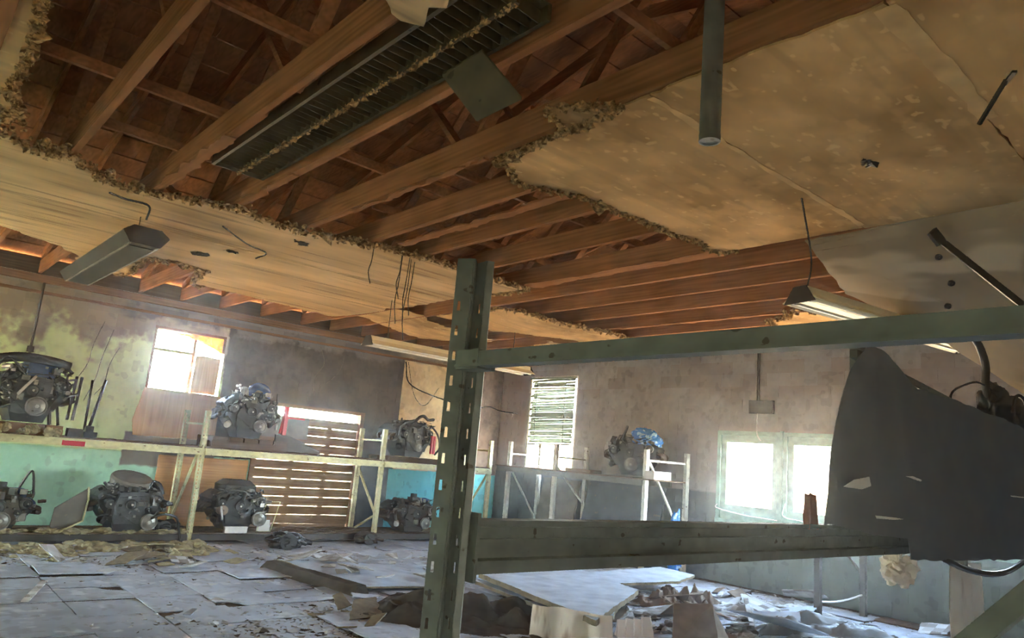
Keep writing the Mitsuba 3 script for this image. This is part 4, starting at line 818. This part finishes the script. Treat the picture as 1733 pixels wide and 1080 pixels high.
# floor deck items
slab([(2.50, .73), (2.50, .58), (2.48, .30), (2.28, .17), (2.12, .17), (2.14, .46)], 11.30, .02, 'panel_grey', 'radiator_panel', 'flat grey panel leaning on the left of the engine with the round air cleaner', 'panel')
single('panel_moulding', tube([(2.49, 11.28, .74), (2.51, 11.28, .58), (2.49, 11.28, .30), (2.22, 11.2, .16)], .014, 6), 'rack_cream', 'thin cream moulding bent along the edge of the leaning grey panel', 'moulding', 40)
sb = thing('small_box', 'small pale box on the floor deck under the engine with the boxy filter', 'box')
part(sb, 'carton', box(4.36, 4.70, 11.13, 11.19, .158, .235), 'label_white'); part(sb, 'lid', box(4.355, 4.705, 11.125, 11.195, .235, .25), 'label_white')
def casting(label, c, s, seed, mt='iron_dark'):
    k = thing('gearbox_casting', label, 'machine part'); c = np.array(c, float); r = np.random.default_rng(seed)
    part(k, 'body', lump(c + [0, 0, s * .5], s, seed, 3, .3, 2.0, (1.2, .9, .55)), mt, 25)
    part(k, 'flange', lathe([(0, s * .1), (0, s * .5), (.03, s * .52), (.06, s * .3), (.06, s * .1)], c + [-s * .2, -s * .85, s * .5], (0.2, 1, 0), 24), 'engine_grey', 30)
    part(k, 'shaft', cyl(c + [s * .6, -s * .2, s * .5], c + [s * 1.6, -s * .3, s * .35], s * .15, 12), mt, 40)
    for q in range(5): part(k, 'lug', cyl(c + [r.normal(0, s * .5), -s * .8, s * r.uniform(.2, .9)], c + [r.normal(0, s * .5), -s * .5, s * r.uniform(.2, .9)], s * .12, 8), 'engine_grey', 40)
casting('dark gearbox casting lying on the floor before the boarded doorway', (5.10, 10.62, .0), .24, 3)
casting('small dark casting between the round-lidded engine and the first rack post', (3.56, 11.35, .157), .16, 4)
casting('dark casting at the foot of the second rack post', (6.72, 11.0, .0), .18, 5, 'iron_rust')
single('hose_loop', tube(spline([(3.2, 11.1, .30), (3.4, 11.05, .42), (3.62, 11.1, .38), (3.72, 11.2, .2), (3.76, 11.12, .02)]), .018, 8), 'black_rubber', 'black hose looping over the small casting by the first rack post', 'hose', 40)
tr = thing('wire_tray', 'thin pale metal tray standing right of the engine with the boxy filter', 'tray')
part(tr, 'rim', tube([(5.0, 11.25, .62), (5.22, 11.25, .62), (5.12, 11.25, .17), (4.9, 11.25, .17), (5.0, 11.25, .62)], .008, 5), 'rack_cream')
part(tr, 'plate', hull([(x, y, z) for y in (11.27, 11.275) for x, z in ((4.9, .17), (5.12, .17), (5.1, .34), (4.92, .34))]), 'label_white')
single('blue_rag', lump((9.75, 7.0, .47), .16, 61, 3, .3, 3, (.8, .6, 3.1)), 'blue_bag', 'tall blue plastic bundle standing behind the white rack frame', 'bundle', 40)
single('shelf_board', box(9.50, 9.78, 8.6, 9.2, 1.472, 1.53), 'cardboard', 'pale board lying on the right-hand shelf left of the blue-topped engine', 'board')
single('shelf_tray', merge([box(9.46, 9.9, 7.22, 7.40, 1.472, 1.60)]), 'label_white', 'pale box under the blue-topped engine on the white rack', 'box')

# ---------------------------------------------------------------- black sheeting over the second bay of the near rack
tp = [(3.745, 2.27), (3.643, 2.185), (3.559, 2.07), (3.467, 1.901), (3.42, 1.771), (3.404, 1.66), (3.416, 1.565), (3.389, 1.423), (3.739, 1.40), (4.015, 1.377), (4.317, 1.36), (4.353, 1.252), (4.737, 1.23), (5.439, 1.22), (6.637, 1.202), (7.4, 1.19), (7.4, 2.13), (6.799, 2.165), (6.166, 2.19), (5.651, 2.197), (5.093, 2.206), (4.793, 2.196), (4.563, 2.20), (4.36, 2.25), (4.22, 2.30), (4.12, 2.325), (4.02, 2.345), (3.88, 2.345)]
tm = fine(prism(Polygon(jag(tp, .008, .08, 3)).buffer(0), .004, ((0, 0, 0), (1, 0, 0), (0, 0, 1), (0, -1, 0))), .06)
v = tm[0].copy(); X, Z = v[:, 0], v[:, 2]
fan = np.arctan2(X - 3.95, 2.7 - Z)
fold = .020 * np.sin(fan * 15) * np.clip((2.45 - Z) * 1.8, 0, 1) + .06 * (meshkit.fbm(np.column_stack([X * 2.2, X * 0, Z * 1.4]), 3, 4) - .5)
v[:, 1] += 1.615 + fold * .8
single('black_tarp', (v, tm[1]), 'tarp', 'large black plastic sheet draped over the rack bay at right', 'tarp', 60)
bg = []
for c, r_s, sd, sc_ in (((7.05, 1.9, 2.28), .26, 1, (1.1, .5, .9)), ((7.45, 1.9, 2.3), .26, 2, (1.1, .5, .7)), ((6.98, 1.88, 2.45), .10, 3, (1.0, .8, 1.1))):
    bg.append(lump(c, r_s, sd, 3, .3, 2.5, sc_))
single('black_bag', merge(bg), 'tarp_bag', 'lumpy black bag peaking above the draped black sheet at the right edge', 'bag', 60)
single('plastic_strip', tube(spline([(6.80, 1.72, 2.30), (6.95, 1.72, 2.45), (7.1, 1.70, 2.42), (7.2, 1.70, 2.25)]), .012, 6), 'fixture_grey', 'grey plastic strip curving over the black bag', 'strip', 40)
single('black_hose', tube(spline([(6.40, 1.9, 3.02), (6.60, 1.9, 2.87), (6.725, 1.9, 2.80), (6.829, 1.9, 2.68), (6.81, 1.9, 2.51), (6.898, 1.9, 2.372), (6.98, 1.9, 2.33)]), .03, 10), 'dark_metal', 'thick dark hose curving down from behind the green bar to the black bag', 'hose', 40)
cable([(5.945, 1.9, 2.25), (6.02, 1.9, 2.36), (6.204, 1.9, 2.429), (6.549, 1.9, 2.511), (6.80, 1.9, 2.52)], .008, 'thin cable arching from the black sheet to the dark hose')
single('ceiling_strap', merge([bar((5.67, 1.86, 3.47), (5.92, 1.38, 2.93), .025, .045), bar((5.63, 1.88, 3.51), (5.70, 1.84, 3.43), .03, .08)]), 'dark_metal', 'dark metal strap hanging below the loose grey ceiling sheet', 'strap')
for k, (x, y, z, lb) in enumerate(((5.9, 1.924, 3.385, 'small dark hook under the upper end of the dark ceiling strap'), (6.15, 1.92, 3.235, 'small round knob on the grey ceiling sheet'), (6.4, 2.03, 3.11, 'small round knob just above the green rack bar'))):
    single('roof_screw', merge([lathe([(-.015, .005), (-.015, .024), (.0, .028), (.012, .02), (.012, .004)], (x, y, z), (-.5, -.5, -.6), 14), bar((x, y, z), (x + .03, y + .02, z + .12), .012, .012)]), 'dark_metal', lb, 'screw')
single('sagging_strap', tube(spline([(4.95, 1.66, 1.25), (5.235, 1.64, 1.185), (5.55, 1.63, 1.14), (5.895, 1.63, 1.118), (6.279, 1.64, 1.13), (6.85, 1.66, 1.20)]), .02, 8), 'dark_metal', 'dark strap sagging in a shallow curve below the draped black sheet', 'strap', 40)
def drape(name, label, cat, mat_, a, b, z0, z1, waves, amp, seed, taper=1.0, th=.004):
    """a hanging cloth between the plan points a and b from z1 down to z0, rippled along its width"""
    a, b = np.array(a, float), np.array(b, float); n, m = 60, 24; out = []
    d = (b - a) / np.linalg.norm(b - a); nn = np.array([-d[1], d[0]]); ctr = (a + b) / 2
    for side in (0, th):
        for j in range(m + 1):
            tz = j / m; z = z0 + (z1 - z0) * tz; w = 1 - (1 - taper) * tz
            for i in range(n + 1):
                s = i / n; base = ctr + (a + (b - a) * s - ctr) * w
                q = base + nn * (amp * (math.sin(s * waves * 6.28 + seed + 1.2 * math.sin(3 * s + seed)) * (.5 + .5 * (1 - tz)) + .6 * (meshkit.noise(np.array([s * 5, tz * 3, seed])) - .5)) + side)
                out.append([q[0], q[1], z + .02 * math.sin(s * 9 + seed) * (1 if j == 0 else .3)])
    out = np.array(out); N = (n + 1) * (m + 1); i, j = np.meshgrid(np.arange(n), np.arange(m)); i, j = i.ravel(), j.ravel(); p = j * (n + 1) + i
    f = np.vstack([np.stack([p, p + 1, p + n + 2], 1), np.stack([p, p + n + 2, p + n + 1], 1)])
    return single(name, (out, np.vstack([f, f[:, ::-1] + N])), mat_, label, cat, 60)
drape('white_cloth', 'long white cloth with brown stains hanging under the black sheet at lower right', 'cloth', 'white_cloth', (5.60, 1.80), (6.48, 1.86), .40, 1.14, 3.2, .035, 1.0, .86)
single('plastic_rag', merge([lump((4.60 + .20 * r_.random(), 1.80 + r_.normal(0, .02), 1.16 + r_.normal(0, .03)), .035 + .03 * r_.random(), 400 + i, 2, .5, 3.0) for i in range(9)] + [cyl((4.64, 1.80, 1.14), (4.66, 1.75, 1.27), .006, 6)]), 'white_cloth', 'small crumpled pale plastic rag hanging below the end of the long green beam', 'rag', 40)
drape('red_glow_strip', 'dull red strip painting the reddish glow at the left edge of the black sheet', 'rag', 'glow_red', (3.37, 1.70), (3.50, 1.70), 1.415, 1.56, 1.5, .012, 3.0, .75)  # made-up strip for the reddish glow through the edge of the sheet
for k, (p, lb) in enumerate(((((3.74, 1.605), (3.86, 1.645), (4.04, 1.668), (4.06, 1.622), (3.95, 1.60)), 'bright strip as a painted reflection near the left edge of the black sheet'), (((4.52, 1.695), (4.62, 1.70), (4.76, 1.684), (4.74, 1.676), (4.6, 1.688)), 'small pale curl as a painted glint on the middle of the black sheet'), (((4.12, 1.47), (4.36, 1.463), (4.5, 1.455), (4.36, 1.45), (4.14, 1.455)), 'pale streak as a painted reflection low on the black sheet above the beam end'), (((6.5, 1.65), (7.02, 1.65), (7.02, 1.64), (6.5, 1.642)), 'thin pale streak as a painted reflection at the right end of the black sheet'))):  # pale strips paint the reflection streaks on the black sheet
    p = [(q[0] * .94, 1.6 + (q[1] - 1.6) * .94) for q in p]; c = np.mean(p, axis=0)
    yy = v[np.hypot(v[:, 0] - c[0], v[:, 2] - c[1]) < .25][:, 1].min() + .008
    slab(p, yy - .02, .004, 'label_white', 'glint_strip', lb, 'plastic')

# ---------------------------------------------------------------- fallen boards and rubble
def board(pts, th, mat_, label, seed, name='fallen_board', edge='board_edge'):
    p = np.array(pts, float); k = thing(name, label, 'board')
    c = p.mean(0); e1 = p[1] - p[0]; nrm = np.cross(e1, p[2] - p[0]); nrm /= np.linalg.norm(nrm)
    if nrm[2] < 0: nrm = -nrm
    ex = e1 / np.linalg.norm(e1); ey = np.cross(nrm, ex)
    loc = [((q - c) @ ex, (q - c) @ ey) for q in p]
    ring = jag(loc, .012, .07, seed); pl = Polygon(ring).buffer(0)
    part(k, 'core', prism(pl, th, (c - nrm * th, ex, ey, nrm)), edge)
    part(k, 'face', prism(pl.buffer(-.004), .003, (c, ex, ey, nrm)), mat_)
    return k
board([(5.84, 6.96, .25), (7.56, 6.88, .25), (6.99, 5.48, .27), (5.16, 4.49, .23)], .05, 'pale_board', 'large pale blue-grey board lying tilted on the rubble behind the tall upright', 1)
board([(5.75, 6.9, .17), (7.3, 6.8, .15), (6.9, 5.6, .16), (5.3, 4.55, .13)], .035, 'pale_board', 'second board lying directly under the large tilted board', 2)
board([(7.42, 6.75, .22), (9.06, 6.72, .25), (9.05, 6.13, .24), (8.38, 5.9, .22), (7.3, 6.1, .20)], .03, 'pale_board', 'pale board lying behind and to the right of the large tilted board', 3)
board([(4.22, 8.96, .115), (6.1, 8.45, .05), (5.35, 7.25, .045), (4.46, 7.30, .115)], .02, 'pale_board', 'broken pale board lying flat on the floor left of the tall upright', 4)
single('board_edge', hull([(4.02, 9.02, 0), (4.30, 9.04, 0), (4.30, 7.20, 0), (4.52, 7.20, 0), (4.12, 9.02, .10), (4.24, 9.0, .112), (4.38, 7.22, .10), (4.48, 7.24, .112)]), 'dark_cloth', 'dark strip painting the shaded raised side along the left of the flat broken board', 'strip')  # board side in shadow, the shade given as a dark strip
def crumple(name, label, cat, mat_, cx, cy, sx, sy, h, seed, rot=0.0):
    n = 44; g = np.linspace(-1, 1, n); A, B = np.meshgrid(g, g)
    P = np.column_stack([A.ravel(), B.ravel(), 0 * A.ravel()])
    hgt = np.abs(meshkit.fbm(P * [2.0, 2.0, 1] + seed, 5, seed) - .5) * 2.6 * (1 - np.clip(np.abs(P[:, :2]).max(1), 0, 1) ** 4)
    co, si = math.cos(rot), math.sin(rot)
    x, y = P[:, 0] * sx, P[:, 1] * sy
    top = np.column_stack([cx + x * co - y * si, cy + x * si + y * co, .012 + h * hgt]); bot = top - [0, 0, .006]
    i, j = np.meshgrid(np.arange(n - 1), np.arange(n - 1)); p = (j * n + i).ravel()
    f = np.vstack([np.stack([p, p + 1, p + n + 1], 1), np.stack([p, p + n + 1, p + n], 1)])
    return single(name, (np.vstack([top, bot]), np.vstack([f, f[:, ::-1] + n * n])), mat_, label, cat, 35)
crumple('dark_sheeting', 'crumpled dark sheeting heaped on the floor behind the foot of the tall upright', 'sheeting', 'dark_cloth', 4.95, 6.0, .75, 1.0, .30, 3, .7)
crumple('brown_paper', 'crumpled brown paper heap beside the right corner of the large tilted board', 'paper', 'cardboard', 8.0, 5.65, .55, .45, .34, 9, .3)
crumple('grey_sheeting', 'crumpled grey-white sheeting among the rubble below the double window', 'sheeting', 'debris_pale', 8.9, 5.0, .9, .6, .16, 14, -.5)
crumple('grey_blanket', 'crumpled grey blanket on the floor at lower right before the thin post', 'blanket', 'panel_grey', 8.35, 4.1, .9, .35, .22, 22, -.55)
drape('white_wrapping', 'stained white wrapping standing under the front corner of the large tilted board', 'wrapping', 'white_cloth', (4.98, 5.14), (5.36, 4.46), 0.01, .30, 2.4, .03, 4.0, .96)
drape('white_wrapping', 'streaked white wrapping right of the front corner of the large tilted board', 'wrapping', 'white_cloth', (5.42, 4.52), (6.05, 4.52), 0.01, .24, 4.2, .05, 5.5, .85)
cb = thing('cardboard_box', 'torn open cardboard box tented on the rubble at bottom centre', 'box')
for q in (((5.95, 4.25, .02), (6.42, 4.05, .02), (6.62, 4.28, .36), (6.30, 4.5, .34)), ((6.42, 4.05, .02), (6.78, 4.16, .02), (6.85, 4.4, .26), (6.62, 4.28, .36)), ((6.30, 4.5, .34), (6.62, 4.28, .36), (6.95, 4.7, .16), (6.7, 4.95, .12))):
    q = np.array(q); nn = np.cross(q[1] - q[0], q[3] - q[0]); nn /= np.linalg.norm(nn)
    part(cb, 'flap', hull(np.vstack([q, q + nn * .006])), 'cardboard')
rf = np.random.default_rng(77)
def scatter(n, cx, cy, sx, sy, size, mats, label, group, up=0.0):
    for i in range(n):
        x, y = cx + rf.normal(0, sx), cy + rf.normal(0, sy)
        if not (0.6 < x < 10.2 and 3.2 < y < 11.05): continue
        w = size * math.exp(rf.normal(0, .5)); L_ = w * rf.uniform(.7, 2.2); a = rf.uniform(0, 6.28)
        ring = jag([(-w, -L_), (w, -L_ * rf.uniform(.4, 1)), (w * rf.uniform(.5, 1), L_), (-w * rf.uniform(.4, 1), L_ * rf.uniform(.5, 1))], .05 * w, .12 * w + .01, i + int(cx * 100))
        t1, t2 = rf.normal(0, .16, 2); ca, sa = math.cos(a), math.sin(a)
        ex = np.array([ca, sa, t1]); ex /= np.linalg.norm(ex); ey = np.array([-sa, ca, t2]); ey -= ex * (ex @ ey); ey /= np.linalg.norm(ey); nn = np.cross(ex, ey)
        lift = abs(t1) * w + abs(t2) * L_
        single('board_fragment', prism(Polygon(ring).buffer(0), .011, ((x, y, .004 + lift + (up if 4.3 < x < 6.0 and 7.3 < y < 8.9 else 0)), ex, ey, nn)), mats[i % len(mats)], label, 'fragment', group=group)
scatter(46, 8.1, 5.0, 1.1, .75, .11, ['pale_board', 'debris_pale', 'debris_pale', 'cardboard'], 'broken piece of ceiling board in the rubble below the double window', 'rubble below the double window')
scatter(40, 5.6, 8.5, 1.0, .7, .08, ['debris_pale', 'pale_board', 'debris_pale'], 'broken white flake of board on the floor before the boarded doorway', 'flakes before the boarded doorway', .10)
scatter(34, 2.8, 10.1, 1.0, .4, .06, ['debris_tan', 'debris_pale', 'board_edge'], 'broken piece of board on the floor before the left rack', 'fragments before the left rack')
scatter(14, 3.9, 6.2, .6, .3, .035, ['board_edge', 'debris_tan'], 'small brown fragment on the floor left of the tall upright', 'brown fragments left of the upright')
single('pale_stick', bar((1.38, 7.75, .02), (1.67, 8.62, .03), .06, .015), 'debris_pale', 'pale lath lying alone on the bare floor at lower left', 'lath')
for k, (p, q) in enumerate((((8.2, 5.2, .18), (9.4, 5.9, .05)), ((7.6, 4.4, .05), (8.3, 4.9, .2)))): single('pale_stick', bar(p, q, .05, .02), 'debris_pale', ('pale lath sticking out of the rubble toward the double window', 'pale lath leaning on the rubble beside the torn box')[k], 'lath')
def heap(n, fn, seed): return [lump(*fn(np.random.default_rng(seed * 1000 + i)), seed * 100 + i, 2, .45, 3.5, (1.2, 1.1, .6)) for i in range(n)]
single('insulation_debris', merge(heap(150, lambda r: ((r.uniform(.9, 3.9), 11.05 - abs(r.normal(0, .45)) , .02), .03 + .09 * r.random() ** 2), 1)), 'debris_tan', 'yellowish clumps of fallen insulation along the foot of the left rack', 'insulation', 30, kind='stuff')
single('deck_insulation', merge(heap(60, lambda r: ((r.uniform(1.0, 3.8), 11.22 + .1 * r.random(), .165), .03 + .06 * r.random() ** 2), 2)), 'debris_tan', 'yellowish insulation clumps lying on the lower deck under the engines', 'insulation', 30, kind='stuff')
single('rubble_lumps', merge(heap(80, lambda r: ((7.6 + 1.3 * r.random() ** .7 * r.choice([-1, 1.5]), r.normal(4.7, .5), .02), .04 + .10 * r.random() ** 2), 3)), 'debris_pale', 'pale lumpy rubble spread between the tilted board and the thin post', 'rubble', 30, kind='stuff')
pts = np.vstack([np.column_stack([rf.normal(7.8, 1.5, 3500), rf.normal(5.0, .9, 3500), np.full(3500, .008)]), np.column_stack([rf.normal(5.6, 1.4, 1600), rf.normal(8.6, .9, 1600), np.full(1600, .006) + .09 * 0]), np.column_stack([rf.normal(2.6, 1.3, 2600), rf.normal(10.2, .5, 2600), np.full(2600, .006)]), np.column_stack([rf.normal(3.6, .8, 1500), rf.normal(6.2, .45, 1500), np.full(1500, .005)]), np.column_stack([rf.uniform(.5, 10, 300), rf.uniform(5, 11, 300), np.full(300, .004)])])
pts = pts[(pts[:, 0] > .3) & (pts[:, 0] < 10.3) & (pts[:, 1] > 3) & (pts[:, 1] < 11.9)]
kk = rf.random(len(pts)) < .7
single('floor_debris', shards(pts[kk], .015, 12, .35), 'debris_pale', 'fine pale chips of plaster strewn over the floor', 'debris', kind='stuff')
single('floor_grit', shards(pts[~kk], .013, 13, .35), 'dark_cloth', 'fine brown chips strewn over the floor', 'debris', kind='stuff')
# thin posts at lower right, beside the far wall
single('thin_post', merge([box(9.05, 9.12, 4.36, 4.43, 0, .85), box(9.0, 9.17, 4.31, 4.48, 0, .02)]), 'dark_metal', 'thin dark post standing on the rubble at lower right', 'post')
single('thin_post', merge([box(9.95, 10.02, 4.2, 4.27, 0, 1.0), bar((9.98, 4.23, .5), (9.98, 4.6, .95), .03, .03, (1, 0, 0))]), 'dark_metal', 'thin forked dark post near the wall at lower right', 'post')
cable([(9.12, 4.40, .22), (9.4, 4.38, .20), (9.7, 4.32, .22), (9.95, 4.24, .28)], .012, 'white cord strung between the two thin posts', 'label_white')
single('floor_planking', hull([(x, y, z) for (x, y) in ((9.9, 2.2), (10.3, 2.2), (10.3, 4.1), (9.9, 4.1)) for z in (0, .02)]), 'dark_plank', 'dark planking on the floor by the wall at lower right', 'planking')

# ---------------------------------------------------------------- dust hanging in the air
HAZE = 0.0045
scene['dust'] = {'type': 'homogeneous', 'albedo': {'type': 'rgb', 'value': [.97, .97, .97]}, 'sigma_t': {'type': 'rgb', 'value': [HAZE] * 3}, 'phase': {'type': 'hg', 'g': 0.87}}
scene['camera']['medium'] = {'type': 'ref', 'id': 'dust'}
labels['haze'] = {'label': 'thin dusty haze hanging in the air of the whole room', 'category': 'haze', 'kind': 'stuff'}
scene['haze'] = {'type': 'cube', 'to_world': T().translate([(X0 + XW) / 2, (Y0 + YW) / 2, 3.85]).scale([(XW - X0) / 2 + .45, (YW - Y0) / 2 + .45, 4.1]), 'bsdf': {'type': 'null'}, 'interior': {'type': 'ref', 'id': 'dust'}}
